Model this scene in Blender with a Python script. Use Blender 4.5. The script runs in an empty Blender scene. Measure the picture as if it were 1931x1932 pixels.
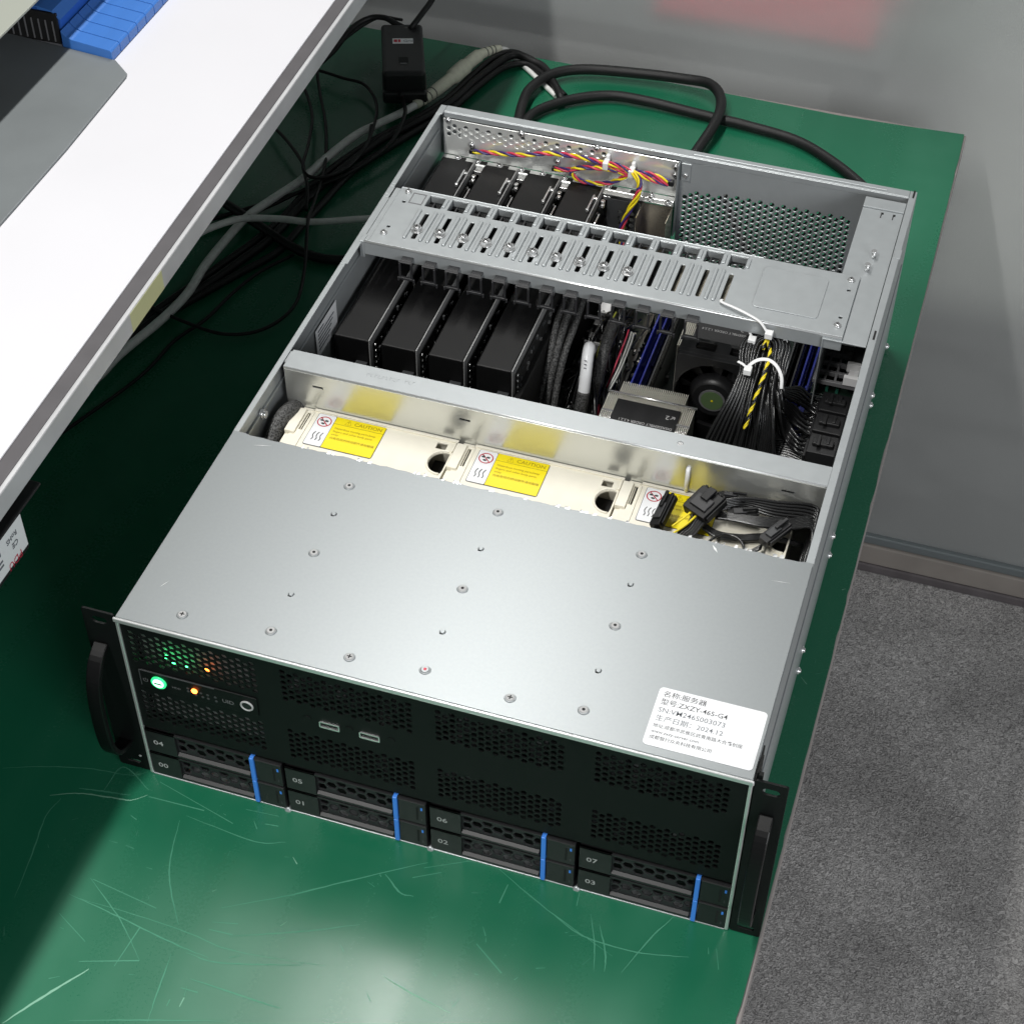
import bpy, bmesh, math, random
from mathutils import Vector, Matrix
from mathutils.geometry import delaunay_2d_cdt
random.seed(11)
R = math.radians
sc = bpy.context.scene
COL = sc.collection

# ------------------------------------------------------------------ camera
cam_d = bpy.data.cameras.new('camera')
cam = bpy.data.objects.new('camera', cam_d)
COL.objects.link(cam)
EYE = Vector((0.4806, -0.6520, 1.0454))
YAW, PITCH, ROLL = -0.2926, -0.8095, 0.0170
fw = Vector((math.sin(YAW)*math.cos(PITCH), math.cos(YAW)*math.cos(PITCH), math.sin(PITCH)))
rt = fw.cross(Vector((0, 0, 1))).normalized()
up = rt.cross(fw)
r2 = math.cos(ROLL)*rt + math.sin(ROLL)*up
u2 = -math.sin(ROLL)*rt + math.cos(ROLL)*up
m = Matrix((r2, u2, -fw)).transposed().to_4x4()
m.translation = EYE
cam.matrix_world = m
cam_d.sensor_fit = 'HORIZONTAL'
cam_d.sensor_width = 36.0
cam_d.lens = 36.0*3320.72/1931.0
cam_d.shift_x = -31.82/1931.0
cam_d.shift_y = 64.33/1931.0
cam_d.clip_start = 0.02
cam_d.clip_end = 50
sc.camera = cam

# ------------------------------------------------------------------ world and lamps
world = bpy.data.worlds.new('World')
sc.world = world
world.use_nodes = True
bg = world.node_tree.nodes['Background']
bg.inputs[0].default_value = (0.93, 0.98, 1.0, 1)
bg.inputs[1].default_value = 0.13


def area(name, loc, sx, sy, power, rot=(0, 0, 0), col=(1, 1, 1)):
    l = bpy.data.lights.new(name, 'AREA')
    l.shape = 'RECTANGLE'
    l.size, l.size_y = sx, sy
    l.energy = power
    l.color = col
    o = bpy.data.objects.new(name, l)
    o.location = loc
    o.rotation_euler = rot
    COL.objects.link(o)
    return o


area('ceiling_tube_lamp', (-0.20, 1.09, 1.95), 0.06, 1.38, 24, col=(1, 0.99, 0.96))
area('ceiling_tube_lamp', (-0.20, -0.75, 1.95), 0.06, 1.2, 35, col=(1, 0.99, 0.96))
fill_lamp = area('fill_light', (2.5, -1.9, 1.25), 1.6, 1.2, 54, col=(0.96, 0.98, 1))  # soft fill added from the right front; no window is known there
fill_lamp.rotation_euler = (Vector((0.35, 0.3, 0.0))-fill_lamp.location).to_track_quat('-Z', 'Y').to_euler()

sc.view_settings.view_transform = 'Standard'
sc.view_settings.look = 'None'
sc.view_settings.exposure = 0
sc.view_settings.gamma = 1
sc.render.engine = 'CYCLES'
sc.cycles.max_bounces = 8
sc.cycles.transmission_bounces = 6
sc.cycles.caustics_reflective = False
sc.cycles.caustics_refractive = False
sc.cycles.sample_clamp_indirect = 4


# ------------------------------------------------------------------ materials
def mat(name, col, rough=0.5, metal=0.0, var=0.0, vscale=60, rvar=0.0, bump=0.0, bscale=300,
        stretch=(1, 1, 1), spec=0.5, emit=None, estr=0.0, coat=0.0, alpha=None):
    mt = bpy.data.materials.new(name)
    mt.use_nodes = True
    nt = mt.node_tree
    p = nt.nodes['Principled BSDF']
    p.inputs['Base Color'].default_value = (*col, 1)
    p.inputs['Roughness'].default_value = rough
    p.inputs['Metallic'].default_value = metal
    p.inputs['Specular IOR Level'].default_value = spec
    p.inputs['Coat Weight'].default_value = coat
    if emit:
        p.inputs['Emission Color'].default_value = (*emit, 1)
        p.inputs['Emission Strength'].default_value = estr
    if var or rvar or bump:
        tc = nt.nodes.new('ShaderNodeTexCoord')
        mp = nt.nodes.new('ShaderNodeMapping')
        mp.inputs['Scale'].default_value = stretch
        nt.links.new(tc.outputs['Object'], mp.inputs[0])
    if var or rvar:
        n = nt.nodes.new('ShaderNodeTexNoise')
        n.inputs['Scale'].default_value = vscale
        n.inputs['Detail'].default_value = 6
        nt.links.new(mp.outputs[0], n.inputs['Vector'])
        if var:
            mr = nt.nodes.new('ShaderNodeMapRange')
            mr.inputs[1].default_value, mr.inputs[2].default_value = 0.3, 0.7
            mr.inputs[3].default_value, mr.inputs[4].default_value = 1-var, 1+var
            nt.links.new(n.outputs[0], mr.inputs[0])
            mx = nt.nodes.new('ShaderNodeMix')
            mx.data_type = 'RGBA'
            mx.blend_type = 'MULTIPLY'
            mx.inputs[0].default_value = 1
            mx.inputs[6].default_value = (*col, 1)
            nt.links.new(mr.outputs[0], mx.inputs[7])
            nt.links.new(mx.outputs[2], p.inputs['Base Color'])
        if rvar:
            mr = nt.nodes.new('ShaderNodeMapRange')
            mr.inputs[1].default_value, mr.inputs[2].default_value = 0.3, 0.7
            mr.inputs[3].default_value, mr.inputs[4].default_value = rough-rvar, rough+rvar
            nt.links.new(n.outputs[0], mr.inputs[0])
            nt.links.new(mr.outputs[0], p.inputs['Roughness'])
    if bump:
        b = nt.nodes.new('ShaderNodeTexNoise')
        b.inputs['Scale'].default_value = bscale
        b.inputs['Detail'].default_value = 4
        nt.links.new(mp.outputs[0], b.inputs['Vector'])
        bp = nt.nodes.new('ShaderNodeBump')
        bp.inputs['Strength'].default_value = bump
        bp.inputs['Distance'].default_value = 0.001
        nt.links.new(b.outputs[0], bp.inputs['Height'])
        nt.links.new(bp.outputs[0], p.inputs['Normal'])
    return mt


STEEL = mat('galvanised_steel', (0.43, 0.455, 0.465), 0.38, 0.45, var=0.02, vscale=120, rvar=0.02, bump=0.012, bscale=700)
COVER = mat('galvanised_cover', (0.30, 0.32, 0.328), 0.39, 0.60, var=0.02, vscale=420, rvar=0.0, bump=0.015, bscale=900)
SHINY = mat('polished_plate', (0.74, 0.75, 0.73), 0.24, 0.45, var=0.03, vscale=150, rvar=0.04)
CHROME = mat('nickel_screw', (0.86, 0.86, 0.86), 0.24, 0.85)
EDGE = mat('raw_steel_edge', (0.85, 0.86, 0.86), 0.3, 0.75)
WARM = mat('warm_tin', (0.75, 0.68, 0.55), 0.25, 0.9, var=0.1, vscale=90)
BLACK = mat('black_plastic', (0.012, 0.012, 0.013), 0.42, var=0.15, vscale=200, bump=0.05, bscale=1500)
PANEL = mat('black_powder_coat', (0.0042, 0.005, 0.005), 0.5, var=0.1, vscale=150, bump=0.12, bscale=2200, spec=0.22)
SATIN = mat('satin_black_shroud', (0.0028, 0.0027, 0.003), 0.46, var=0.08, vscale=60, bump=0.02, bscale=1800, spec=0.3)
DARK = mat('dark_void_plastic', (0.006, 0.006, 0.006), 0.7)
CABLE = mat('black_cable_sheath', (0.008, 0.008, 0.0085), 0.27, var=0.2, vscale=90, spec=0.75)
CORD = mat('matte_cord_sheath', (0.010, 0.010, 0.0105), 0.5, var=0.25, vscale=60, bump=0.1, bscale=700, spec=0.35)
GREYP = mat('dark_grey_plastic', (0.05, 0.052, 0.055), 0.45, var=0.12, vscale=120)
MIDG = mat('mid_grey_plastic', (0.15, 0.15, 0.155), 0.5)
CREAM = mat('cream_plastic', (0.88, 0.84, 0.72), 0.42, var=0.03, vscale=80, bump=0.03, bscale=1500)
BEIGE = mat('beige_cable', (0.74, 0.74, 0.60), 0.55, var=0.08, vscale=200)
GREYC = mat('grey_cable', (0.82, 0.82, 0.80), 0.5, var=0.1, vscale=150)
BLUEP = mat('blue_latch_plastic', (0.06, 0.25, 0.80), 0.4)
BLUEL = mat('blue_led_mark', (0.02, 0.06, 0.5), 0.4)
RAMB = mat('blue_slot_plastic', (0.018, 0.03, 0.26), 0.3, var=0.2, vscale=150)
YELLOW = mat('caution_yellow', (0.93, 0.76, 0.0), 0.4)
WHITE = mat('white_print_stock', (0.86, 0.87, 0.89), 0.3)
WHITEP = mat('white_nylon', (0.80, 0.80, 0.80), 0.35)
INK = mat('black_ink', (0.03, 0.03, 0.035), 0.5)
GINK = mat('grey_ink', (0.16, 0.17, 0.19), 0.5)
SILK = mat('silk_print_grey', (0.42, 0.42, 0.42), 0.5)
RINK = mat('red_ink', (0.55, 0.02, 0.05), 0.5)
ORINK = mat('caution_text_ink', (0.38, 0.26, 0.0), 0.5)
PCB = mat('green_circuit_board', (0.005, 0.014, 0.009), 0.45, var=0.5, vscale=120)
PCBG = mat('control_board_back', (0.30, 0.31, 0.31), 0.6, var=0.3, vscale=120)
FINS = mat('nickel_fins', (0.86, 0.83, 0.74), 0.3, 0.25)
HUBG = mat('hub_green', (0.10, 0.16, 0.07), 0.45)
WY = mat('yellow_wire', (0.85, 0.68, 0.02), 0.35)
WR = mat('red_wire', (0.62, 0.05, 0.10), 0.35)
WB = mat('indigo_wire', (0.05, 0.03, 0.16), 0.35)
WW = mat('white_wire', (0.6, 0.6, 0.58), 0.4)
BLUEA = mat('blue_tool_plastic', (0.045, 0.165, 0.50), 0.4, var=0.05, vscale=60, bump=0.15, bscale=900, stretch=(1, 0.15, 1))
BLUED = mat('deep_blue_plastic', (0.02, 0.10, 0.42), 0.45)
GPLATE = mat('grey_anodised_plate', (0.16, 0.175, 0.18), 0.5, 0.1, var=0.08, vscale=15)
PALE = mat('pale_grey_enamel', (0.33, 0.345, 0.30), 0.5)
SHELFW = mat('white_laminate', (0.66, 0.655, 0.685), 0.45, var=0.02, vscale=6)
SHELFD = mat('dark_shelf_trim', (0.085, 0.08, 0.085), 0.55, var=0.1, vscale=40)
SHELFL = mat('aluminium_edge', (0.50, 0.50, 0.51), 0.5, 0.1, var=0.08, vscale=25)
LEDG = mat('green_led', (0.1, 0.9, 0.4), 0.3, emit=(0.05, 1.0, 0.25), estr=14)
LEDW = mat('green_led_core', (0.6, 1.0, 0.8), 0.3, emit=(0.45, 1.0, 0.72), estr=2.2)
LEDB = mat('green_led_ring', (0.05, 0.6, 0.25), 0.3, emit=(0.02, 0.75, 0.20), estr=1.1)
LEDO = mat('orange_led', (0.9, 0.2, 0.05), 0.3, emit=(1.0, 0.16, 0.02), estr=14)
TABLE = mat('bench_edge', (0.30, 0.27, 0.26), 0.55)
BASEB = mat('beige_skirting', (0.30, 0.27, 0.245), 0.5, var=0.08, vscale=25)
BASED = mat('brown_skirting_foot', (0.13, 0.115, 0.12), 0.6, var=0.15, vscale=40)
RAIL = mat('grey_glass_channel', (0.22, 0.25, 0.26), 0.4, 0.4)
REDB = mat('red_card', (0.80, 0.035, 0.075), 0.6)
CABD = mat('charcoal_cabinet', (0.13, 0.135, 0.14), 0.6)
CABL = mat('pale_cabinet', (0.62, 0.64, 0.60), 0.6)
SCR = mat('scratch_whitening', (0.058, 0.27, 0.165), 0.6)
SCR2 = mat('scratch_bright', (0.20, 0.44, 0.31), 0.6)


def nodes_of(mt):
    return mt.node_tree, mt.node_tree.nodes['Principled BSDF']


def braid_material():
    mt = mat('braided_sleeve', (0.03, 0.03, 0.03), 0.5)
    nt, p = nodes_of(mt)
    tc = nt.nodes.new('ShaderNodeTexCoord')
    v = nt.nodes.new('ShaderNodeTexVoronoi')
    v.inputs['Scale'].default_value = 700
    nt.links.new(tc.outputs['Object'], v.inputs['Vector'])
    cr = nt.nodes.new('ShaderNodeValToRGB')
    cr.color_ramp.elements[0].position = 0.30
    cr.color_ramp.elements[0].color = (0.008, 0.008, 0.008, 1)
    cr.color_ramp.elements[1].position = 0.62
    cr.color_ramp.elements[1].color = (0.09, 0.09, 0.09, 1)
    nt.links.new(v.outputs['Distance'], cr.inputs[0])
    nt.links.new(cr.outputs[0], p.inputs['Base Color'])
    bp = nt.nodes.new('ShaderNodeBump')
    bp.inputs['Strength'].default_value = 0.6
    bp.inputs['Distance'].default_value = 0.001
    nt.links.new(v.outputs['Distance'], bp.inputs['Height'])
    nt.links.new(bp.outputs[0], p.inputs['Normal'])
    return mt


BRAID = braid_material()


def mat_material():
    """glossy scuffed green mat: rubbed bands and fine hairline scratches change gloss and colour"""
    mt = mat('green_mat_rubber', (0.010, 0.135, 0.062), 0.4)
    nt, p = nodes_of(mt)
    tc = nt.nodes.new('ShaderNodeTexCoord')

    def noise(scale, stretch, rot=0.0, detail=5):
        mp = nt.nodes.new('ShaderNodeMapping')
        mp.inputs['Scale'].default_value = stretch
        mp.inputs['Rotation'].default_value = (0, 0, rot)
        nt.links.new(tc.outputs['Object'], mp.inputs[0])
        n = nt.nodes.new('ShaderNodeTexNoise')
        n.inputs['Scale'].default_value = scale
        n.inputs['Detail'].default_value = detail
        nt.links.new(mp.outputs[0], n.inputs['Vector'])
        return n.outputs[0]

    def ramp(src, a, b, lo, hi):
        mr = nt.nodes.new('ShaderNodeMapRange')
        mr.inputs[1].default_value, mr.inputs[2].default_value = a, b
        mr.inputs[3].default_value, mr.inputs[4].default_value = lo, hi
        nt.links.new(src, mr.inputs[0])
        return mr.outputs[0]

    def math_(op, a, b):
        n = nt.nodes.new('ShaderNodeMath')
        n.operation = op
        for i, s in enumerate((a, b)):
            if isinstance(s, (int, float)):
                n.inputs[i].default_value = s
            else:
                nt.links.new(s, n.inputs[i])
        return n.outputs[0]
    bands = noise(14, (1, 0.12, 1), 0.12, 1.5)
    blot = noise(30, (1, 1, 1), 0, 2)
    fine = noise(420, (1, 1, 1))
    hair = None
    for k, (rot, sc_) in enumerate(((0.4, 50), (1.15, 46), (2.2, 55), (2.8, 48))):
        h = ramp(noise(sc_, (1, 0.03, 1), rot, 2), 0.70, 0.74, 0, 1)
        hair = h if hair is None else math_('MAXIMUM', hair, h)
    rub = math_('MULTIPLY', ramp(bands, 0.42, 0.66, 0.0, 1.0), ramp(blot, 0.3, 0.6, 0.5, 1.0))
    rough = math_('ADD', ramp(bands, 0.35, 0.65, 0.23, 0.31), ramp(fine, 0.3, 0.7, -0.012, 0.012))
    nt.links.new(rough, p.inputs['Roughness'])
    mx = nt.nodes.new('ShaderNodeMix')
    mx.data_type = 'RGBA'
    nt.links.new(math_('MULTIPLY', rub, 0.30), mx.inputs[0])
    mx.inputs[6].default_value = (0.010, 0.135, 0.068, 1)
    mx.inputs[7].default_value = (0.05, 0.215, 0.13, 1)
    nt.links.new(mx.outputs[2], p.inputs['Base Color'])
    bp = nt.nodes.new('ShaderNodeBump')
    p.inputs['Specular IOR Level'].default_value = 0.55
    bp.inputs['Strength'].default_value = 0.04
    bp.inputs['Distance'].default_value = 0.0006
    nt.links.new(fine, bp.inputs['Height'])
    nt.links.new(bp.outputs[0], p.inputs['Normal'])
    return mt


MATG = mat_material()


def carpet_material():
    mt = mat('grey_loop_carpet', (0.2, 0.2, 0.2), 0.95, spec=0.1)
    nt, p = nodes_of(mt)
    tc = nt.nodes.new('ShaderNodeTexCoord')
    n0 = nt.nodes.new('ShaderNodeTexNoise')
    n0.inputs['Scale'].default_value = 250
    n0.inputs['Detail'].default_value = 3
    n0.inputs['Distortion'].default_value = 1.6
    nt.links.new(tc.outputs['Object'], n0.inputs['Vector'])
    big = nt.nodes.new('ShaderNodeTexNoise')
    big.inputs['Scale'].default_value = 9
    nt.links.new(tc.outputs['Object'], big.inputs['Vector'])
    cr = nt.nodes.new('ShaderNodeValToRGB')
    cr.color_ramp.elements[0].position = 0.36
    cr.color_ramp.elements[0].color = (0.26, 0.252, 0.250, 1)
    cr.color_ramp.elements[1].position = 0.66
    cr.color_ramp.elements[1].color = (0.69, 0.67, 0.66, 1)
    nt.links.new(n0.outputs[0], cr.inputs[0])
    mr = nt.nodes.new('ShaderNodeMapRange')
    mr.inputs[1].default_value, mr.inputs[2].default_value = 0.3, 0.7
    mr.inputs[3].default_value, mr.inputs[4].default_value = 0.8, 1.2
    nt.links.new(big.outputs[0], mr.inputs[0])
    mx = nt.nodes.new('ShaderNodeMix')
    mx.data_type = 'RGBA'
    mx.blend_type = 'MULTIPLY'
    mx.inputs[0].default_value = 1
    nt.links.new(cr.outputs[0], mx.inputs[6])
    nt.links.new(mr.outputs[0], mx.inputs[7])
    nt.links.new(mx.outputs[2], p.inputs['Base Color'])
    bp = nt.nodes.new('ShaderNodeBump')
    bp.inputs['Strength'].default_value = 0.8
    bp.inputs['Distance'].default_value = 0.004
    nt.links.new(n0.outputs[0], bp.inputs['Height'])
    nt.links.new(bp.outputs[0], p.inputs['Normal'])
    return mt


def frosted_glass():
    mt = mat('frosted_glass', (0.93, 0.96, 0.95), 0.40)
    nt, p = nodes_of(mt)
    p.inputs['Transmission Weight'].default_value = 0.72
    p.inputs['IOR'].default_value = 1.45
    tc = nt.nodes.new('ShaderNodeTexCoord')
    mp = nt.nodes.new('ShaderNodeMapping')
    mp.inputs['Rotation'].default_value = (0, R(35), 0)
    mp.inputs['Scale'].default_value = (0.5, 1, 1.1)
    nt.links.new(tc.outputs['Object'], mp.inputs[0])
    n = nt.nodes.new('ShaderNodeTexNoise')
    n.inputs['Scale'].default_value = 9
    n.inputs['Detail'].default_value = 7
    n.inputs['Distortion'].default_value = 0.8
    nt.links.new(mp.outputs[0], n.inputs['Vector'])
    mr = nt.nodes.new('ShaderNodeMapRange')
    mr.inputs[1].default_value, mr.inputs[2].default_value = 0.35, 0.65
    mr.inputs[3].default_value, mr.inputs[4].default_value = 0.715, 0.675
    nt.links.new(n.outputs[0], mr.inputs[0])
    nt.links.new(mr.outputs[0], p.inputs['Transmission Weight'])
    f = nt.nodes.new('ShaderNodeTexNoise')
    f.inputs['Scale'].default_value = 500
    nt.links.new(tc.outputs['Object'], f.inputs['Vector'])
    bp = nt.nodes.new('ShaderNodeBump')
    bp.inputs['Strength'].default_value = 0.25
    bp.inputs['Distance'].default_value = 0.001
    nt.links.new(f.outputs[0], bp.inputs['Height'])
    nt.links.new(bp.outputs[0], p.inputs['Normal'])
    return mt


# ------------------------------------------------------------------ mesh helpers
def sgrow(path, k=6):
    """Catmull-Rom through the points"""
    P = [Vector(p) for p in path]
    if len(P) < 3:
        return P
    out = []
    for i in range(len(P)-1):
        a = P[i-1] if i else P[0]*2-P[1]
        b, c = P[i], P[i+1]
        d = P[i+2] if i+2 < len(P) else P[-1]*2-P[-2]
        for j in range(k):
            t = j/k
            out.append(0.5*((2*b)+(c-a)*t+(2*a-5*b+4*c-d)*t*t+(3*b-a-3*c+d)*t**3))
    out.append(P[-1])
    return out


class MB:
    def __init__(s):
        s.v, s.f, s.m, s.sm = [], [], [], []

    def add(s, vs, fs, m=0, smooth=False):
        b = len(s.v)
        s.v += [tuple(x) for x in vs]
        for f in fs:
            s.f.append([b+i for i in f])
            s.m.append(m)
            s.sm.append(smooth)
        return s

    def box(s, x0, x1, y0, y1, z0, z1, m=0, M=None):
        vs = [Vector((x, y, z)) for x in (x0, x1) for y in (y0, y1) for z in (z0, z1)]
        if M:
            vs = [M @ v for v in vs]
        return s.add(vs, [(0, 1, 3, 2), (4, 6, 7, 5), (0, 4, 5, 1), (2, 3, 7, 6), (0, 2, 6, 4), (1, 5, 7, 3)], m)

    def prism(s, pts, fn, t, m=0):
        """2D polygon pushed through fn(u, v, w), w from 0 to t"""
        n = len(pts)
        vs = [fn(u, v, 0) for u, v in pts]+[fn(u, v, t) for u, v in pts]
        fs = [list(range(n))[::-1], list(range(n, 2*n))]
        fs += [(i, (i+1) % n, n+(i+1) % n, n+i) for i in range(n)]
        return s.add(vs, fs, m)

    def tube(s, path, r, n=8, m=0, closed=False, cap=True, flat=1.0):
        P = [Vector(p) for p in path]
        L = len(P)
        vs, fs = [], []
        ref = Vector((0, 0, 1))
        d0 = (P[1]-P[0]).normalized()
        if abs(d0.dot(ref)) > 0.9:
            ref = Vector((1, 0, 0))
        a = d0.cross(ref).normalized()
        for i, p in enumerate(P):
            if closed:
                d = P[(i+1) % L]-P[i-1]
            else:
                d = P[min(i+1, L-1)]-P[max(i-1, 0)]
            if d.length < 1e-9:
                d = d0
            d.normalize()
            a = (a-d*a.dot(d))
            if a.length < 1e-6:
                a = d.orthogonal()
            a.normalize()
            b = d.cross(a)
            rr = r[i] if isinstance(r, (list, tuple)) else r
            for k in range(n):
                t = 2*math.pi*k/n
                vs.append(p+a*(rr*math.cos(t))+b*(rr*flat*math.sin(t)))
        for i in range(L if closed else L-1):
            j = (i+1) % L
            for k in range(n):
                k2 = (k+1) % n
                fs.append((i*n+k, i*n+k2, j*n+k2, j*n+k))
        s.add(vs, fs, m, True)
        if cap and not closed:
            b0 = len(s.v)-L*n
            s.f.append([b0+k for k in range(n)][::-1]); s.m.append(m); s.sm.append(False)
            s.f.append([b0+(L-1)*n+k for k in range(n)]); s.m.append(m); s.sm.append(False)
        return s

    def cyl(s, c, ax, r, h, n=16, m=0, r2=None):
        c = Vector(c)
        ax = Vector(ax).normalized()
        return s.tube([c, c+ax*h], [r, r if r2 is None else r2], n, m)

    def plate(s, outer, holes, t, fn, m=0):
        """flat sheet with convex holes; outer is a convex outline"""
        pts, edges, owner = [], [], []
        for h, loop in enumerate([outer]+list(holes)):
            b = len(pts)
            pts += [Vector(p) for p in loop]
            owner += [h-1]*len(loop)
            edges += [(b+i, b+(i+1) % len(loop)) for i in range(len(loop))]
        res = delaunay_2d_cdt(pts, edges, [], 0, 1e-7)
        V, F, ov = res[0], res[2], res[3]
        own = [owner[o[0]] if o else -1 for o in ov]
        tris = [f for f in F if not (own[f[0]] >= 0 and own[f[0]] == own[f[1]] == own[f[2]])]
        n = len(V)
        vs = [fn(p.x, p.y, 0) for p in V]+[fn(p.x, p.y, t) for p in V]
        fs = [list(f)[::-1] for f in tris]+[[n+i for i in f] for f in tris]
        ed = {}
        for f in tris:
            for i in range(3):
                a, b = f[i], f[(i+1) % 3]
                ed[(a, b)] = 1
        for a, b in ed:
            if (b, a) not in ed:
                fs.append((a, b, n+b, n+a))
        return s.add(vs, fs, m)

    def text(s, body, size, M, m=0, bold=0.0, align='LEFT', squash=1.0):
        cu = bpy.data.curves.new('t', 'FONT')
        cu.body = body
        cu.size = size
        cu.offset = bold*size
        cu.align_x = align
        cu.resolution_u = 2
        o = bpy.data.objects.new('t', cu)
        COL.objects.link(o)
        dg = bpy.context.evaluated_depsgraph_get()
        me = bpy.data.meshes.new_from_object(o.evaluated_get(dg))
        s.add([M @ Vector((v.co.x*squash, v.co.y, 0)) for v in me.vertices], [list(p.vertices) for p in me.polygons], m)
        bpy.data.objects.remove(o)
        bpy.data.curves.remove(cu)
        bpy.data.meshes.remove(me)
        return s

    def mesh(s, name, mats, norm=True):
        me = bpy.data.meshes.new(name)
        me.from_pydata(s.v, [], s.f)
        for mm in (mats if isinstance(mats, (list, tuple)) else [mats]):
            me.materials.append(mm)
        for p, i, q in zip(me.polygons, s.m, s.sm):
            p.material_index = i
            p.use_smooth = q
        if norm:
            bm = bmesh.new()
            bm.from_mesh(me)
            bmesh.ops.recalc_face_normals(bm, faces=bm.faces)
            bm.to_mesh(me)
            bm.free()
        return me


def obj(name, mb, mats, parent=None, bevel=0.0, seg=2, loc=None, label=None, norm=True):
    me = mb.mesh(name, mats, norm) if isinstance(mb, MB) else mb
    o = bpy.data.objects.new(name, me)
    COL.objects.link(o)
    if parent:
        o.parent = parent
    if loc is not None:
        o.location = loc
    if bevel:
        b = o.modifiers.new('Bevel', 'BEVEL')
        b.width = bevel
        b.segments = seg
        b.limit_method = 'ANGLE'
        b.angle_limit = R(40)
    if label:
        o['label'] = label
    return o


def tag(o, label=None, cat=None, group=None, kind=None):
    if label: o['label'] = label
    if cat: o['category'] = cat
    if group: o['group'] = group
    if kind: o['kind'] = kind
    return o


def thing(name, label, cat, loc=(0, 0, 0), group=None):
    o = bpy.data.objects.new(name, None)
    o.empty_display_size = 0.05
    o.location = loc
    COL.objects.link(o)
    return tag(o, label, cat, group)


def copy_at(o, loc, parent=None, label=None):
    c = o.copy()
    COL.objects.link(c)
    c.location = loc
    if parent: c.parent = parent
    if label: c['label'] = label
    for ch in list(o.children):
        d = ch.copy()
        COL.objects.link(d)
        d.parent = c
    return c


def XY(z):      # map 2D outline to horizontal sheet, growing upward
    return lambda u, v, w: Vector((u, v, z+w))


def XZ(y):      # map to upright sheet facing -y, growing toward +y
    return lambda u, v, w: Vector((u, y+w, v))


def YZ(x):
    return lambda u, v, w: Vector((x+w, u, v))


def rect(x0, x1, y0, y1, r=0.0, n=4):
    if not r:
        return [(x0, y0), (x1, y0), (x1, y1), (x0, y1)]
    out = []
    for cx, cy, a in ((x1-r, y0+r, -90), (x1-r, y1-r, 0), (x0+r, y1-r, 90), (x0+r, y0+r, 180)):
        for k in range(n+1):
            t = R(a+90*k/n)
            out.append((cx+r*math.cos(t), cy+r*math.sin(t)))
    return out


def circ(cx, cy, r, n=12, ph=0.0):
    return [(cx+r*math.cos(2*math.pi*k/n+ph), cy+r*math.sin(2*math.pi*k/n+ph)) for k in range(n)]


def hexfield(x0, x1, y0, y1, p, r, keep=None, flat=True):
    """hexagonal holes in columns; p is the column's hole spacing"""
    out = []
    i, x = 0, x0+r
    while x <= x1-r:
        y = y0+r+(p/2 if i % 2 else 0)
        while y <= y1-r:
            if keep is None or keep(x, y):
                out.append(circ(x, y, r, 6))
            y += p
        x += p*0.866
        i += 1
    return out


def TM(loc, xdir, ydir):
    x = Vector(xdir).normalized()
    y = Vector(ydir).normalized()
    z = x.cross(y)
    mm = Matrix((x, y, z)).transposed().to_4x4()
    mm.translation = Vector(loc)
    return mm


H = 0.1707     # height of the chassis
W = 0.430
D = 0.647

# ------------------------------------------------------------------ setting
fl = obj('floor', MB().add([(-4, -4, -0.75), (5, -4, -0.75), (5, 5, -0.75), (-4, 5, -0.75)], [(0, 1, 2, 3)]), carpet_material())
tag(fl, kind='structure')

gw = thing('glass_partition', 'frosted grey glass partition with beige skirting standing behind the green workbench', 'partition', (0.3, 1.1, -0.75))
T = lambda o: setattr(o, 'location', -Vector(o.parent.location)) or o
T(obj('glass_pane', MB().box(-1.6, 1.9, 1.100, 1.108, -0.694, 0.42), frosted_glass(), gw, bevel=0.001))
T(obj('bottom_channel', MB().box(-1.6, 1.9, 1.092, 1.116, -0.702, -0.688), RAIL, gw, bevel=0.002))
T(obj('skirting_board', MB().box(-1.6, 1.9, 1.088, 1.12, -0.736, -0.702), BASEB, gw, bevel=0.002))
T(obj('skirting_foot', MB().box(-1.6, 1.9, 1.085, 1.123, -0.75, -0.736), BASED, gw, bevel=0.002))
T(obj('top_rail', MB().box(-1.6, 1.9, 1.092, 1.116, 0.42, 0.45), RAIL, gw, bevel=0.002))

t = thing('charcoal_desk', 'charcoal desk blurred behind the glass, under the red folder', 'desk', (-0.3, 1.5, -0.75))
T(obj('desk_top', MB().box(-1.6, 0.352, 1.122, 1.95, -0.03, 0.0), CABD, t, bevel=0.002))
for x in (-1.5, 0.29):
    for y in (1.15, 1.88):
        T(obj('desk_leg', MB().box(x, x+0.05, y, y+0.05, -0.75, -0.031), GREYP, t))
t = obj('red_folder', MB().box(0.075, 0.328, 1.148, 1.46, 0.0006, 0.012), REDB, bevel=0.002)
tag(t, 'red folder lying on the charcoal desk, blurred behind the frosted glass', 'folder')
t = obj('pale_drawer_unit', MB().box(0.372, 1.5, 1.150, 1.95, -0.75, -0.305), CABL, bevel=0.04, seg=5)
tag(t, 'pale low drawer unit blurred behind the glass beside the charcoal desk', 'drawer unit')

# ------------------------------------------------------------------ workbench, mat and shelf
wb = thing('workbench', 'workbench under the green mat beside the grey carpet', 'workbench', (0.0, 0.3, -0.75))
T(obj('table_top', MB().box(-1.3, 0.4535, -0.62, 1.024, -0.030, -0.0022), TABLE, wb, bevel=0.0015))
for x in (-1.2, 0.36):
    for y in (-0.5, 0.92):
        T(obj('table_leg', MB().box(x, x+0.05, y, y+0.05, -0.75, -0.030), GREYP, wb, bevel=0.003))

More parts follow.
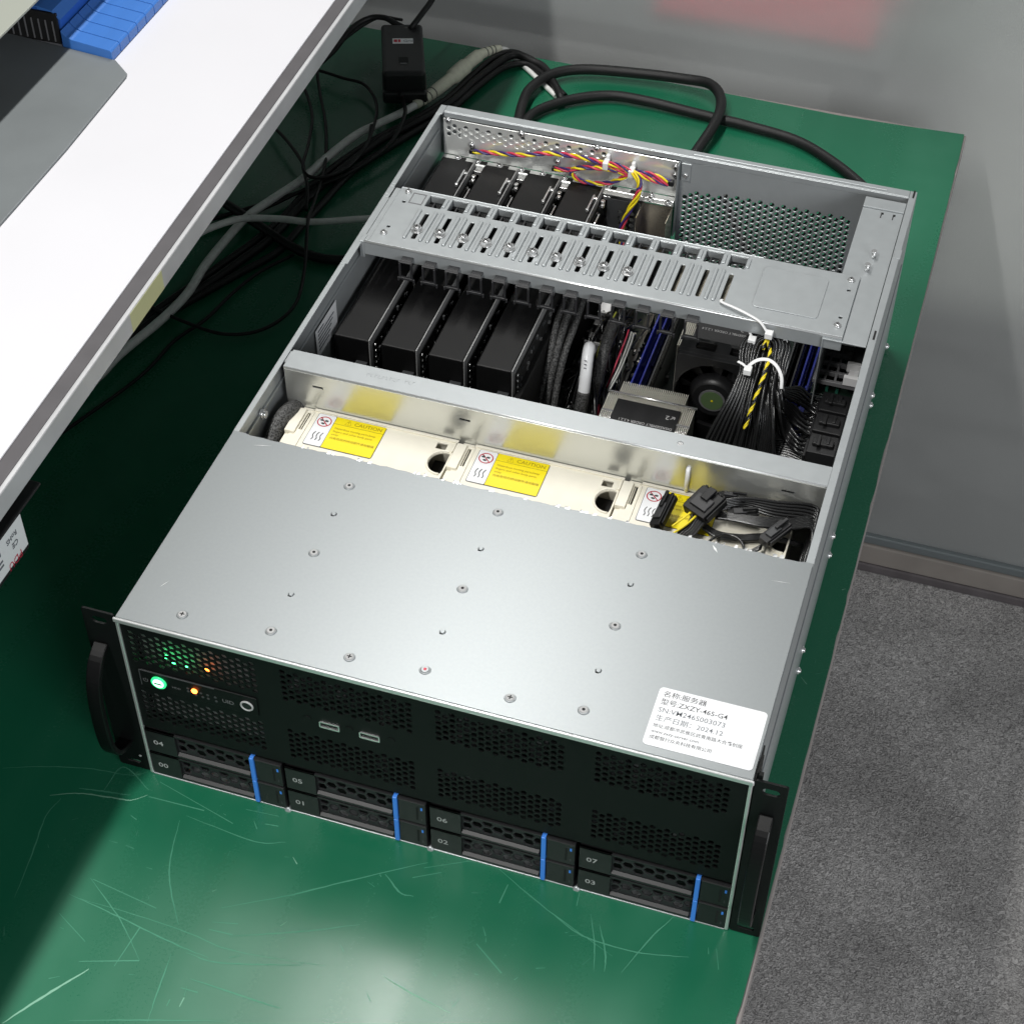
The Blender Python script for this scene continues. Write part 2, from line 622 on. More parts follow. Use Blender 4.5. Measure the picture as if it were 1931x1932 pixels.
gm = thing('green_mat', 'glossy dark green rubber mat with pale scratches covering the workbench', 'mat', (0, 0, 0))
mb = MB()
edge = [(-1.3, -0.62)]
y = -0.62
rnd = random.Random(4)
while y < 1.0:
    edge.append((0.4515+0.0012*math.sin(y*3)+(-0.0009 if rnd.random() < 0.10 else 0)+rnd.uniform(-.0002, .0002), y))
    y += rnd.uniform(0.006, 0.03)
edge += [(0.451, 1.0215), (0.39, 1.0175), (0.32, 1.0150), (0.22, 1.018), (0.1, 1.021), (-0.05, 1.0225), (-1.3, 1.0225)]
mb.prism(edge, XY(-0.0020), 0.0020)
obj('mat_sheet', mb, MATG, gm)
SCRATCH = [
 [(-0.104, -0.031), (-0.078, -0.021), (-0.045, -0.012), (-0.013, -0.008), (-0.002, -0.001)],
 [(-0.06, -0.042), (-0.041, -0.034), (-0.017, -0.03), (-0.003, -0.028), (0.007, -0.02)],
 [(-0.043, -0.03), (-0.026, -0.027), (-0.005, -0.024)], [(0.008, -0.021), (0.051, -0.02)], [(0.01, -0.007), (0.075, -0.024)],
 [(0.041, -0.028), (0.095, -0.033), (0.117, -0.027)], [(-0.051, -0.042), (-0.054, -0.059), (-0.048, -0.09), (-0.042, -0.126)],
 [(0.038, -0.033), (0.046, -0.065), (0.056, -0.086), (0.074, -0.111)], [(0.002, -0.096), (0.054, -0.104)],
 [(-0.008, -0.112), (0.027, -0.117), (0.076, -0.125), (0.104, -0.128)],
 [(0.001, -0.113), (0.046, -0.113), (0.086, -0.115), (0.117, -0.118), (0.181, -0.11)], [(-0.007, -0.128), (0.02, -0.142)],
 [(0.023, -0.157), (0.061, -0.144)], [(0.061, -0.144), (0.035, -0.12), (0.0, -0.096)], [(0.047, -0.153), (0.05, -0.121)],
 [(-0.003, -0.213), (0.014, -0.186), (0.032, -0.16)], [(0.079, -0.133), (0.082, -0.157), (0.086, -0.184)],
 [(0.096, -0.09), (0.137, -0.066), (0.171, -0.043), (0.218, -0.012)], [(0.095, -0.102), (0.112, -0.098)],
 [(0.095, -0.108), (0.112, -0.107)], [(0.11, -0.109), (0.156, -0.09), (0.191, -0.073)], [(0.088, -0.129), (0.113, -0.129), (0.166, -0.114)],
 [(0.099, -0.146), (0.13, -0.147), (0.164, -0.148)], [(0.219, -0.105), (0.241, -0.111), (0.271, -0.117)],
 [(0.193, -0.03), (0.208, -0.041), (0.218, -0.041)], [(0.037, -0.198), (0.086, -0.182), (0.135, -0.167)], [(0.096, -0.154), (0.108, -0.154)],
 [(0.093, -0.169), (0.093, -0.164)], [(0.101, -0.167), (0.101, -0.16)], [(0.006, -0.016), (-0.021, -0.003), (-0.025, -0.026)],
 [(-0.002, -0.064), (0.005, -0.064)], [(0.011, -0.064), (0.018, -0.065)], [(0.097, -0.017), (0.107, -0.016)], [(0.003, -0.04), (0.009, -0.042)],
 [(0.079, -0.01), (0.104, -0.008)], [(0.263, 0.0), (0.309, -0.023), (0.361, -0.044)],
 [(0.311, -0.024), (0.337, -0.035), (0.375, -0.036), (0.41, -0.029)], [(0.338, -0.017), (0.347, -0.039), (0.352, -0.059)],
 [(0.346, -0.023), (0.356, -0.044), (0.359, -0.057)], [(0.393, -0.001), (0.382, -0.022), (0.37, -0.054)], [(0.217, -0.017), (0.247, -0.001)],
 [(0.277, -0.012), (0.276, -0.028)], [(0.426, -0.017), (0.431, -0.032)], [(0.326, -0.003), (0.327, -0.014)], [(0.271, -0.063), (0.294, -0.079)],
 [(0.212, -0.027), (0.23, -0.017)]]
BRIGHT = {1, 23, 28, 15}
mb = MB()
zc = 0
for i, s in enumerate(SCRATCH):
    pth = sgrow([(x, y, 0) for x, y in s], 8)
    L = len(pth)
    wmax = rnd.uniform(0.00026, 0.00058)*(1.7 if i in BRIGHT else 1)
    zc += 1
    vs = []
    for k, p in enumerate(pth):
        d = (pth[min(k+1, L-1)]-pth[max(k-1, 0)]).normalized()
        n = Vector((-d.y, d.x, 0))
        w = wmax*(0.25+math.sin(math.pi*(k+0.3)/L)*rnd.uniform(0.5, 1.0))
        p = p+n*rnd.uniform(-.0002, .0002)
        vs += [p+n*w+Vector((0, 0, 0.0001+zc*2e-6)), p-n*w+Vector((0, 0, 0.0001+zc*2e-6))]
    mb.add(vs, [(2*k, 2*k+1, 2*k+3, 2*k+2) for k in range(L-1)], 1 if i in BRIGHT else 0)
for k in range(70):       # short nicks
    zc += 1
    x, y = rnd.uniform(-0.06, 0.43), rnd.uniform(-0.21, -0.012)
    if rnd.random() < 0.25:
        x, y = rnd.uniform(0.432, 0.45), rnd.uniform(0, 0.6)
    a, l = rnd.uniform(0, 3.14), rnd.uniform(0.001, 0.008)
    w = rnd.uniform(0.00015, 0.0004)
    d = Vector((math.cos(a), math.sin(a), 0)); n = Vector((-d.y, d.x, 0)); p = Vector((x, y, 0.0001+zc*2e-6))
    mb.add([p+n*w, p-n*w, p+d*l-n*w*0.4, p+d*l+n*w*0.4], [(0, 1, 2, 3)], 1 if rnd.random() < 0.12 else 0)
so = obj('scratches', mb, [SCR, SCR2], gm, norm=False)
so['kind'] = 'stuff'

# raised shelf at the left; its right edge runs from the front to the back of the bench
SX = lambda y: -0.0425-0.020*(y-0.08)
sh = thing('raised_shelf', 'white raised shelf with dark trim and grey aluminium edge over the left of the bench', 'shelf', (-0.4, 0.4, 0))
y0, y1 = -0.70, 1.04


def strip(a, b, z0, z1):
    return MB().prism([(SX(y0)-b, y0), (SX(y0)-a, y0), (SX(y1)-a, y1), (SX(y1)-b, y1)], XY(z0), z1-z0)


T(obj('shelf_board', strip(0.0125, 0.75, 0.284, 0.300), SHELFW, sh, bevel=0.001))
T(obj('shelf_trim', strip(0.0015, 0.0124, 0.284, 0.2995), SHELFD, sh, bevel=0.001))
T(obj('shelf_edge', strip(-0.0022, 0.0014, 0.2825, 0.3), SHELFL, sh, bevel=0.0012))
T(obj('edge_stain', MB().prism([(SX(0.15)+0.00225, 0.150), (SX(0.15)+0.0024, 0.150), (SX(0.20)+0.0024, 0.200), (SX(0.20)+0.00225, 0.200)], XY(0.2835), 0.0155), mat('yellowed_tape', (0.55, 0.55, 0.30), 0.5), sh))
for y in (-0.55, 0.90):
    T(obj('shelf_post', MB().box(-0.74, -0.70, y, y+0.04, 0.0, 0.284), GREYP, sh, bevel=0.002))

# things on the shelf
zt = 0.3003
pl = obj('grey_plate', MB().prism([(-0.172, 0.10), (-0.1705, 0.19), (-0.1705, 0.306), (-0.1735, 0.411), (-0.175, 0.4155), (-0.192, 0.430), (-0.60, 0.470), (-0.60, 0.10)], XY(zt), 0.0018), GPLATE, bevel=0.0008)
tag(pl, 'flat grey metal plate with clipped corner lying on the white shelf', 'metal plate')

bd = thing('blue_heat_sink', 'blue ribbed heat sink with a row of stepped blocks at the shelf\'s far left', 'heat sink', (-0.24, 0.44, zt))
mb = MB()
prof = [(-0.246, 0.3025), (-0.246, 0.329), (-0.279, 0.331), (-0.279, 0.3025)]
mb = MB()
fnp = lambda u, v, w: Vector((u, 0.441+0.0012*0+w, v))
mb.prism([(-0.243, zt+0.002), (-0.2425, 0.322), (-0.248, 0.328), (-0.260, 0.3285), (-0.2605, 0.330), (-0.30, 0.331), (-0.30, zt+0.002)], fnp, 0.20)
T(obj('body', mb, BLUED, bd, bevel=0.0006))
mb = MB()
mb.prism([(-0.2425, 0.3221), (-0.248, 0.3282), (-0.260, 0.3287), (-0.2605, 0.3302), (-0.30, 0.3312), (-0.30, 0.3322), (-0.2595, 0.3312), (-0.2475, 0.3294), (-0.2415, 0.3225)], lambda u, v, w: Vector((u, 0.4395+w, v)), 0.2)
T(obj('top_plate', mb, BLUEA, bd))
mb = MB()
mb.box(-0.299, -0.244, 0.4385, 0.4405, zt+0.001, 0.3275, 0)
for k in range(8):
    x = -0.292+k*0.0062
    mb.box(x, x+0.0009, 0.4375, 0.4384, zt+0.003, 0.321, 1)
T(obj('end_grille', mb, [DARK, MIDG], bd))
T(obj('block_base', MB().prism([(-0.2415, 0.4365), (-0.1955, 0.4300), (-0.1955, 0.5730), (-0.2415, 0.5770)], XY(zt), 0.0062), BLUED, bd))
for k in range(9):
    ya = 0.4365+k*0.0152
    f = lambda u, v, w, ya=ya: Vector((u, ya+w-(u+0.243)*0.14, v))
    T(obj('stepped_block', MB().prism([(-0.2412, zt+0.0003), (-0.1945, zt+0.0003), (-0.1945, zt+0.0078), (-0.1960, zt+0.0092), (-0.2310, zt+0.0092), (-0.2365, zt+0.0105), (-0.2412, zt+0.0145)], f, 0.0143), BLUEA, bd, bevel=0.0004))
pt = thing('pale_tray', 'pale grey tray overhanging the blue heat sink in the top left corner', 'tray', (-0.5, 0.4, zt))
T(obj('tray_sheet', MB().box(-0.75, -0.2325, 0.02, 0.80, 0.3600, 0.3622), PALE, pt, bevel=0.0006))
for y in (0.04, 0.76):
    T(obj('tray_foot', MB().box(-0.66, -0.64, y, y+0.02, zt, 0.3599), GREYP, pt))

# power strip slung under the shelf
ps = thing('power_strip', 'black power distribution strip with white label hanging under the shelf edge', 'power strip', (-0.08, 0.0, 0.2))
mb = MB()
mb.box(-0.112, -0.0625, -0.50, 0.014, 0.203, 0.2425)
T(obj('housing', mb, BLACK, ps, bevel=0.001))
T(obj('mounting_bracket', MB().box(-0.112, -0.056, -0.3, 0.034, 0.2435, 0.2465).box(-0.1, -0.07, 0.0, 0.03, 0.2465, 0.2835), BLACK, ps, bevel=0.0015))
T(obj('white_label', MB().box(-0.0623, -0.0620, -0.30, 0.0125, 0.2075, 0.2395), WHITE, ps))
mb = MB()
tm = lambda yy, zz: TM((-0.0617, yy, zz), (0, -1, 0), (0, 0, -1))
mb.text('PDU', 0.0085, tm(0.0045, 0.2115), 1)
mb.text('CE', 0.006, tm(0.0035, 0.2225), 0, 0.02)
mb.text('RoHS', 0.0055, tm(0.0045, 0.2295), 0, 0.02)
mb.box(-0.0619, -0.0617, -0.05, -0.016, 0.216, 0.2175, 0)
mb.box(-0.0619, -0.0617, -0.05, -0.016, 0.2195, 0.221, 0)
mb.box(-0.0619, -0.0617, -0.05, -0.0165, 0.225, 0.232, 0)
T(obj('label_print', mb, [GINK, RINK], ps))

# ------------------------------------------------------------------ power adapter and loose cables on the mat
ad = thing('power_adapter', 'black power adapter brick with small white sticker lying among the cables', 'power adapter', (-0.142, 0.915, 0.012))
MA = TM((-0.142, 0.9165, 0.014), (0.93, 0.33, 0), (-0.37, 0.92, 0))
mb = MB().box(-0.0225, 0.0225, -0.05, 0.05, 0.010, 0.036, 0, MA)
T(obj('case', mb, BLACK, ad, bevel=0.004, seg=3))
mb = MB().box(-0.0235, 0.0235, -0.0535, -0.004, 0.0, 0.0145, 0, MA)
T(obj('lower_case', mb, BLACK, ad, bevel=0.003))
mb = MB().box(-0.0105, 0.0115, 0.008, 0.018, 0.0361, 0.0364, 0, MA)
mb.text('Grid', 0.0062, MA @ Matrix.Translation((0.001, 0.0105, 0.0367)), 1)
mb.box(-0.009, -0.0055, 0.0105, 0.0155, 0.0365, 0.0368, 2, MA).box(-0.0045, -0.002, 0.0105, 0.0155, 0.0365, 0.0368, 2, MA)
T(obj('sticker', mb, [WHITE, GINK, RINK], ad))
mb = MB().box(-0.005, 0.005, -0.0300, -0.0200, 0.0361, 0.0366, 0, MA).box(-0.0035, 0.0035, -0.0335, -0.0315, 0.0361, 0.0368, 1, MA)
T(obj('socket_mark', mb, [DARK, MIDG], ad))
mb = MB().tube(sgrow([(-0.127, 0.868, 0.025), (-0.121, 0.858, 0.024), (-0.112, 0.839, 0.022), (-0.109, 0.805, 0.018), (-0.115, 0.776, 0.014), (-0.133, 0.735, 0.012), (-0.15, 0.713, 0.01), (-0.19, 0.67, 0.008), (-0.26, 0.6, 0.006)]), 0.0021)
mb.cyl((-0.130, 0.874, 0.0255), (0.35, -0.9, -0.08), 0.0042, 0.013, 10, 0, 0.003)
T(obj('lead', mb, CORD, ad))


def cable(name, label, pts, r, m, z=None, cat='cable', group='loose cables behind the server', n=8):
    p = [(x, y, (z if z is not None else zz)) for x, y, zz in pts]
    o = obj(name, MB().tube(sgrow(p, 6), r, n), m)
    return tag(o, label, cat, group)


vg = thing('grey_video_cable', 'thick pale grey cable with moulded beige plug running beside the server', 'cable', (-0.1, 0.88, 0), 'loose cables behind the server')
pts = [(-0.32, 0.25, .006), (-0.27, 0.31, .008), (-0.235, 0.359, .010), (-0.226, 0.406, .011), (-0.212, 0.462, .011), (-0.206, 0.505, .011), (-0.209, 0.55, .010), (-0.206, 0.606, .010), (-0.201, 0.637, .011), (-0.190, 0.669, .011), (-0.174, 0.706, .013), (-0.163, 0.753, .014), (-0.151, 0.796, .014), (-0.137, 0.822, .014), (-0.117, 0.856, .0145), (-0.106, 0.88, .0155)]
T(obj('grey_lead', MB().tube(sgrow(pts), 0.0042, 10), GREYC, vg))
pts = sgrow([(-0.112, 0.868, .0145), (-0.106, 0.88, .0155), (-0.099, 0.902, .016), (-0.0915, 0.926, .017), (-0.0865, 0.948, .017), (-0.079, 0.980, .016), (-0.069, 0.999, .0145), (-0.062, 1.008, .013)], 6)
rr = []
for i in range(len(pts)):
    q = i/(len(pts)-1)
    r = 0.0052 if q < 0.1 else 0.0056+0.0014*min(1, (q-0.1)/0.2)
    if q > 0.44: r = 0.0088
    if q > 0.60: r = 0.0072
    if q > 0.72: r = 0.0058-0.0075*(q-0.72)
    rr.append(r)
T(obj('moulded_plug', MB().tube(pts, rr, 12), BEIGE, vg))
mb = MB()
for q in (4, 6, 8, 10, 33, 35, 37):
    c0 = pts[q]
    d = (pts[q+1]-pts[q-1]).normalized()
    mb.tube([c0-d*0.0006, c0+d*0.0006], rr[q]+0.0002, 12)
T(obj('plug_grooves', mb, GREYP, vg))
T(obj('grey_tail', MB().tube(sgrow([(-0.066, 1.004, .013), (-0.056, 1.0115, .010), (-0.040, 1.0035, .0035), (-0.018, 0.985, .003), (0.02, 0.95, .003)]), 0.0028, 10), GREYC, vg))

cable('grey_patch_cable', 'slim grey cable crossing from under the shelf to the server\'s left wall', [(-0.30, 0.46, .012), (-0.241, 0.554, .02), (-0.231, 0.575, .021), (-0.219, 0.594, .022), (-0.198, 0.615, .022), (-0.163, 0.629, .020), (-0.132, 0.637, .018), (-0.086, 0.664, .014), (-0.02, 0.70, .008), (0.05, 0.72, .005)], 0.0034, GREYC)
cable('black_cable', 'thick black cable curving under the slim grey cable', [(-0.30, 0.70, .006), (-0.262, 0.666, .009), (-0.236, 0.65, .010), (-0.195, 0.63, .010), (-0.157, 0.612, .008), (-0.122, 0.601, .006), (-0.091, 0.605, .005), (-0.03, 0.625, .005)], 0.0046, CORD)
B = [
 ('first black lead of the bundle, lying nearest the grey cable with the plug', 0.0036, [(-0.36, 0.20, .005), (-0.30, 0.32, .005), (-0.243, 0.414, .005), (-0.236, 0.436, .005), (-0.227, 0.478, .005), (-0.21, 0.526, .005), (-0.193, 0.576, .005), (-0.184, 0.602, .005), (-0.172, 0.65, .005), (-0.163, 0.72, .006), (-0.138, 0.797, .006), (-0.113, 0.845, .006), (-0.089, 0.897, .007), (-0.078, 0.948, .007), (-0.066, 0.990, .009), (-0.051, 1.008, .010), (-0.034, 1.007, .009), (-0.013, 0.997, .007), (0.02, 0.96, .005)]),
 ('middle black lead of the bundle behind the server\'s left corner', 0.0042, [(-0.36, 0.17, .005), (-0.239, 0.407, .005), (-0.232, 0.432, .005), (-0.219, 0.477, .005), (-0.203, 0.516, .005), (-0.183, 0.570, .006), (-0.168, 0.62, .006), (-0.158, 0.70, .006), (-0.131, 0.795, .007), (-0.107, 0.842, .007), (-0.082, 0.892, .008), (-0.070, 0.944, .008), (-0.055, 0.988, .010), (-0.043, 1.003, .011), (-0.025, 1.000, .010), (-0.003, 0.989, .008), (0.03, 0.94, .006)]),
 ('innermost black lead of the bundle, closest to the server', 0.0036, [(-0.33, 0.20, .004), (-0.25, 0.41, .004), (-0.222, 0.467, .004), (-0.200, 0.51, .004), (-0.178, 0.554, .004), (-0.156, 0.597, .004), (-0.150, 0.64, .004), (-0.144, 0.69, .004), (-0.136, 0.745, .005), (-0.115, 0.80, .005), (-0.097, 0.841, .005), (-0.078, 0.881, .006), (-0.066, 0.932, .006), (-0.052, 0.978, .006), (-0.034, 0.996, .006), (-0.015, 0.990, .006), (0.03, 0.95, .005)]),
]
for lab, r, p in B:
    cable('black_lead', lab, p, r, CORD)
cable('thin_lead', 'thin black lead looping wide over the mat beside the shelf', [(-0.166, 0.978, .045), (-0.199, 0.990, .035), (-0.223, 0.962, .024), (-0.233, 0.924, .018), (-0.235, 0.899, .016), (-0.216, 0.858, .014), (-0.193, 0.815, .014), (-0.174, 0.772, .015), (-0.158, 0.727, .016), (-0.145, 0.665, .015), (-0.134, 0.627, .024), (-0.115, 0.569, .010), (-0.107, 0.522, .006), (-0.122, 0.484, .005), (-0.153, 0.466, .006), (-0.193, 0.467, .010), (-0.23, 0.477, .010), (-0.29, 0.50, .006)], 0.0017, CORD)
cable('thin_lead', 'thin black lead bending sharply down past the adapter\'s left side', [(-0.30, 0.91, .006), (-0.246, 0.905, .010), (-0.23, 0.902, .012), (-0.205, 0.897, .012), (-0.182, 0.894, .012), (-0.165, 0.879, .012), (-0.151, 0.857, .012), (-0.136, 0.812, .0205), (-0.131, 0.77, .018), (-0.140, 0.734, .014), (-0.157, 0.709, .012), (-0.20, 0.65, .006), (-0.27, 0.58, .004)], 0.0017, CORD)
cable('black_cable', 'black cable arching from the shelf to the top of the adapter', [(-0.153, 0.962, .044), (-0.169, 0.963, .049), (-0.183, 0.968, .050), (-0.2, 0.964, .048), (-0.214, 0.944, .042), (-0.225, 0.905, .03), (-0.26, 0.86, .012), (-0.33, 0.80, .005)], 0.0032, CORD)
cable('black_cable', 'black cable rising from the adapter in front of the glass', [(-0.152, 0.962, .043), (-0.146, 0.958, .052), (-0.140, 0.975, .060), (-0.134, 0.995, .070), (-0.130, 1.020, .090), (-0.128, 1.045, .14), (-0.13, 1.06, .22)], 0.0032, CORD)
cable('thin_lead', 'short thin black lead hooking over the grey cable near the shelf', [(-0.29, 0.82, .005), (-0.243, 0.788, .012), (-0.232, 0.777, .016), (-0.208, 0.755, .018), (-0.181, 0.725, .020), (-0.172, 0.709, .021), (-0.160, 0.688, .019), (-0.150, 0.66, .012)], 0.0018, CORD)
cable('thin_lead', 'thin black lead making an S bend between shelf and grey plug', [(-0.28, 0.90, .005), (-0.247, 0.873, .012), (-0.232, 0.857, .013), (-0.207, 0.814, .014), (-0.189, 0.760, .017), (-0.177, 0.718, .0215), (-0.164, 0.703, .021), (-0.148, 0.713, .018), (-0.135, 0.738, .017), (-0.132, 0.78, .017), (-0.138, 0.809, .021)], 0.0017, CORD)
cable('thin_lead', 'thin black lead lying straight along the mat under the shelf', [(-0.24, 0.28, .003), (-0.202, 0.386, .003), (-0.193, 0.446, .003), (-0.179, 0.483, .003), (-0.171, 0.528, .003), (-0.160, 0.565, .003), (-0.14, 0.60, .003)], 0.0016, CORD)
cable('grey_lead', 'pale grey lead hanging behind the rear mesh of the server', [(0.250, 0.652, 0.160), (0.258, 0.6530, 0.138), (0.268, 0.6535, 0.115), (0.282, 0.6540, 0.085), (0.296, 0.656, 0.050), (0.305, 0.662, 0.006), (0.32, 0.70, 0.004)], 0.0034, GREYC)
cable('mains_cable', 'thick black power cord making a wide loop behind the server', [(0.020, 0.66, .030), (0.010, 0.72, .020), (0.004, 0.80, .010), (0.000, 0.87, .008), (-0.006, 0.911, .010), (-0.007, 0.943, .011), (0.007, 0.976, .012), (0.037, 0.997, .012), (0.093, 1.008, .012), (0.146, 1.010, .014), (0.178, 1.002, .018), (0.196, 0.974, .018), (0.199, 0.932, .016), (0.190, 0.877, .009), (0.189, 0.837, .008), (0.19, 0.75, .02), (0.19, 0.66, .035)], 0.0056, CORD, cat='power cord', group='power cords behind the server', n=12)
cable('mains_cable', 'thick black power cord arcing lower and running to the server\'s right rear corner', [(0.035, 0.66, .030), (0.022, 0.74, .016), (0.010, 0.83, .008), (0.006, 0.883, .008), (0.014, 0.912, .008), (0.041, 0.942, .008), (0.077, 0.962, .008), (0.117, 0.964, .008), (0.159, 0.961, .007), (0.20, 0.957, .0065), (0.224, 0.955, .0065), (0.283, 0.944, .0065), (0.327, 0.918, .0065), (0.367, 0.882, .0065), (0.395, 0.84, .008), (0.395, 0.76, .02), (0.36, 0.66, .05)], 0.0054, CORD, cat='power cord', group='power cords behind the server', n=12)
# ------------------------------------------------------------------ the server
sv = thing('rack_server', 'open silver rack server with black front panel and rack ears standing on the green mat', 'server', (0, 0, 0))

# sheet metal shell
def wall_left():
    mb = MB()
    mb.box(0.0, 0.0012, 0.0016, D, 0.0008, H-0.0008)
    prof = [(0.188, 0.0045), (0.400, 0.0045), (0.402, 0.0062), (0.498, 0.0062), (0.502, 0.0052), (0.514, 0.0052), (0.518, 0.0045), (0.63, 0.0045), (0.632, 0.0058), (0.6465, 0.0058)]
    for (ya, xa), (yb, xb) in zip(prof[:-1], prof[1:]):
        mb.box(0.0, min(xa, xb), ya, yb, H-0.0012, H)
    mb.box(0.0013, 0.0030, 0.19, 0.634, 0.1515, 0.1535)
    mb.box(0.0013, 0.0022, 0.19, 0.634, 0.118, 0.1195)
    return mb
obj('left_wall', wall_left(), STEEL, sv, bevel=0.0004)
mb = MB()
mb.box(W-0.0012, W, 0.0016, D, 0.0008, H-0.0008)
mb.box(W-0.0058, W, 0.188, D, H-0.0012, H)
mb.box(W-0.0058, W-0.0050, 0.188, 0.43, 0.135, H-0.0013)
mb.box(W, W+0.0011, 0.04, 0.62, 0.112, 0.114)
mb.box(W-0.0045, W+0.0008, 0.548, 0.561, H-0.0002, H+0.0006)
obj('right_wall', mb, STEEL, sv, bevel=0.0005)
mb = MB()
for yy, zz in ((0.440, H), (0.672-0.035, H)):
    mb.box(W-0.0032, W-0.0016, yy, yy+0.011, zz+0.0001, zz+0.0004)
obj('wall_slot', mb, DARK, sv)
for i, (yy, zz) in enumerate(((0.545, 0.026), (0.555, 0.006), (0.343, 0.048), (0.347, 0.022), (0.230, 0.036), (0.227, 0.015), (0.640, 0.006))):
    mb = MB().cyl((W, yy, zz), (1, 0, 0), 0.0032, 0.0018, 14).cyl((W+0.0018, yy, zz), (1, 0, 0), 0.0024, 0.0014, 12, 0, 0.0012)
    obj('side_screw', mb, CHROME, sv)
obj('bottom_plate', MB().box(0.0, W, 0.0, D, 0.0, 0.0008), STEEL, sv)
# rear wall
mb = MB()
holes = hexfield(0.229, 0.384, 0.030, 0.141, 0.0060, 0.0024, lambda x, z: z < 0.1405-0.008*max(0, (0.29-x)/0.065) or (x > 0.30 and z < 0.139))
mb.plate(rect(0.2255, W-0.0013, 0.004, 0.1655), holes, 0.0010, XZ(0.6365))
mb.box(0.0013, 0.2254, 0.6430, 0.6440, 0.122, 0.1655)
mb.box(0.0013, 0.2254, 0.6430, 0.6440, 0.004, 0.020)
mb.box(0.2245, 0.2254, 0.628, 0.6429, 0.09, 0.1655)
mb.box(0.0060, W-0.0060, 0.6376, D, H-0.0012, H)
mb.box(0.0060, W-0.0060, 0.6458, D, 0.155, H-0.0013)
mb.box(0.235, 0.405, 0.6405, 0.6425, H+0.0001, H+0.0009)
mb.box(0.0060, W-0.0060, 0.6360, 0.6375, 0.1655, H-0.0001)
mb.box(0.2265, 0.2350, 0.6352, 0.6364, 0.146, 0.164)
obj('rear_panel', mb, STEEL, sv, bevel=0.0003, seg=1)
obj('dimming_screen', MB().plate(rect(0.2256, 0.388, 0.026, 0.146), hexfield(0.2265, 0.387, 0.0285, 0.144, 0.0060, 0.0023), 0.0006, XZ(0.6410)), GREYP, sv)  # dark second mesh added to dim the view through the rear holes
obj('panel_screw', MB().cyl((0.2305, 0.6352, 0.152), (0, -1, 0), 0.0026, 0.0016, 12, 0, 0.0018), CHROME, sv)

# left rear slot bay
mb = MB()
hl = hexfield(0.009, 0.160, 0.1475, 0.1625, 0.0062, 0.0022)
mb.plate(rect(0.0062, 0.2240, 0.1285, 0.1655), hl, 0.0008, XZ(0.6340))
mb.box(0.0062, 0.1960, 0.6340, 0.6350, 0.0100, 0.1271)
mb.box(0.0062, 0.2240, 0.6260, 0.6335, 0.1272, 0.1284)
mb.box(0.0062, 0.2240, 0.6252, 0.6259, 0.1235, 0.1284)
bay = obj('slot_bay', mb, SHINY, sv, bevel=0.0003, seg=1)
mb = MB()
for k in range(9):
    mb.box(0.012+0.0203*k+0.009, 0.012+0.0203*k+0.0165, 0.6275, 0.632, 0.1285, 0.1289)
obj('bay_notches', mb, DARK, bay)
obj('backing_strip', MB().box(0.0215, 0.2238, 0.6350, 0.6356, 0.1290, 0.1578), SHINY, bay)
scr = MB().cyl((0, 0, 0), (0, 0, 1), 0.0030, 0.0012, 16).cyl((0, 0, 0.0012), (0, 0, 1), 0.0026, 0.0014, 16, 0, 0.0016)
scr.box(-0.0016, 0.0016, -0.0003, 0.0003, 0.00261, 0.00275, 1).box(-0.0003, 0.0003, -0.0016, 0.0016, 0.00261, 0.00275, 1)
SCREW = scr.mesh('screw', [CHROME, DARK])
for x in (0.021, 0.040, 0.061, 0.0815, 0.1015, 0.122, 0.163, 0.203):
    obj('bay_screw', SCREW, None, sv, loc=(x, 0.6295, 0.1284))
for x, z in ((0.011, 0.1645), (0.080, 0.1645), (0.150, 0.1645), (0.033, 0.143), (0.114, 0.143), (0.222, 0.160), (0.222, 0.152)):
    o = obj('bay_screw', SCREW, None, sv, loc=(x, 0.6338, z))
    o.rotation_euler = (R(90), 0, 0)
# holed bracket and open tin compartment beside the cards
mb = MB().plate(rect(0.166, 0.196, 0.045, 0.1265), hexfield(0.176, 0.193, 0.05, 0.118, 0.0062, 0.0023), 0.0008, XZ(0.616))
obj('vent_bracket', mb, GREYP, sv)
mb = MB().box(0.1962, 0.2238, 0.6242, 0.6250, 0.03, 0.1232).box(0.2230, 0.2238, 0.600, 0.6241, 0.03, 0.1232).box(0.1962, 0.197, 0.600, 0.6241, 0.03, 0.1232)
obj('tin_compartment', mb, WARM, sv)
obj('bay_shelf', MB().box(0.160, 0.2238, 0.6245, 0.6251, 0.1240, 0.1290).box(0.160, 0.2238, 0.6195, 0.6245, 0.1277, 0.1287), SHINY, sv, bevel=0.0003)
for x in (0.2035, 0.2195):
    obj('bay_screw', SCREW, None, sv, loc=(x, 0.6222, 0.1287))

# twisted multicoloured leads with white clips
tw = None
def twisted(mb, path, r, pitch, cols, rs):
    P = sgrow(path, 14)
    s = 0.0
    strands = [[] for _ in cols]
    for i, p in enumerate(P):
        if i: s += (P[i]-P[i-1]).length
        d = (P[min(i+1, len(P)-1)]-P[max(i-1, 0)]).normalized()
        a = d.cross(Vector((0, 0.3, 1))).normalized(); b = d.cross(a)
        for k in range(len(cols)):
            t = 2*math.pi*(s/pitch+k/len(cols))
            strands[k].append(p+a*(rs*math.cos(t))+b*(rs*math.sin(t)))
    for st, c in zip(strands, cols):
        mb.tube(st, r, 6, c)
mb = MB()
C4 = (0, 1, 2, 1)
twisted(mb, [(0.036, 0.629, 0.1395), (0.054, 0.628, 0.1425), (0.083, 0.627, 0.147), (0.108, 0.627, 0.154), (0.135, 0.627, 0.156), (0.162, 0.627, 0.154), (0.183, 0.626, 0.152), (0.201, 0.626, 0.153), (0.219, 0.627, 0.148)], 0.0011, 0.026, (0, 1, 2), 0.0013)
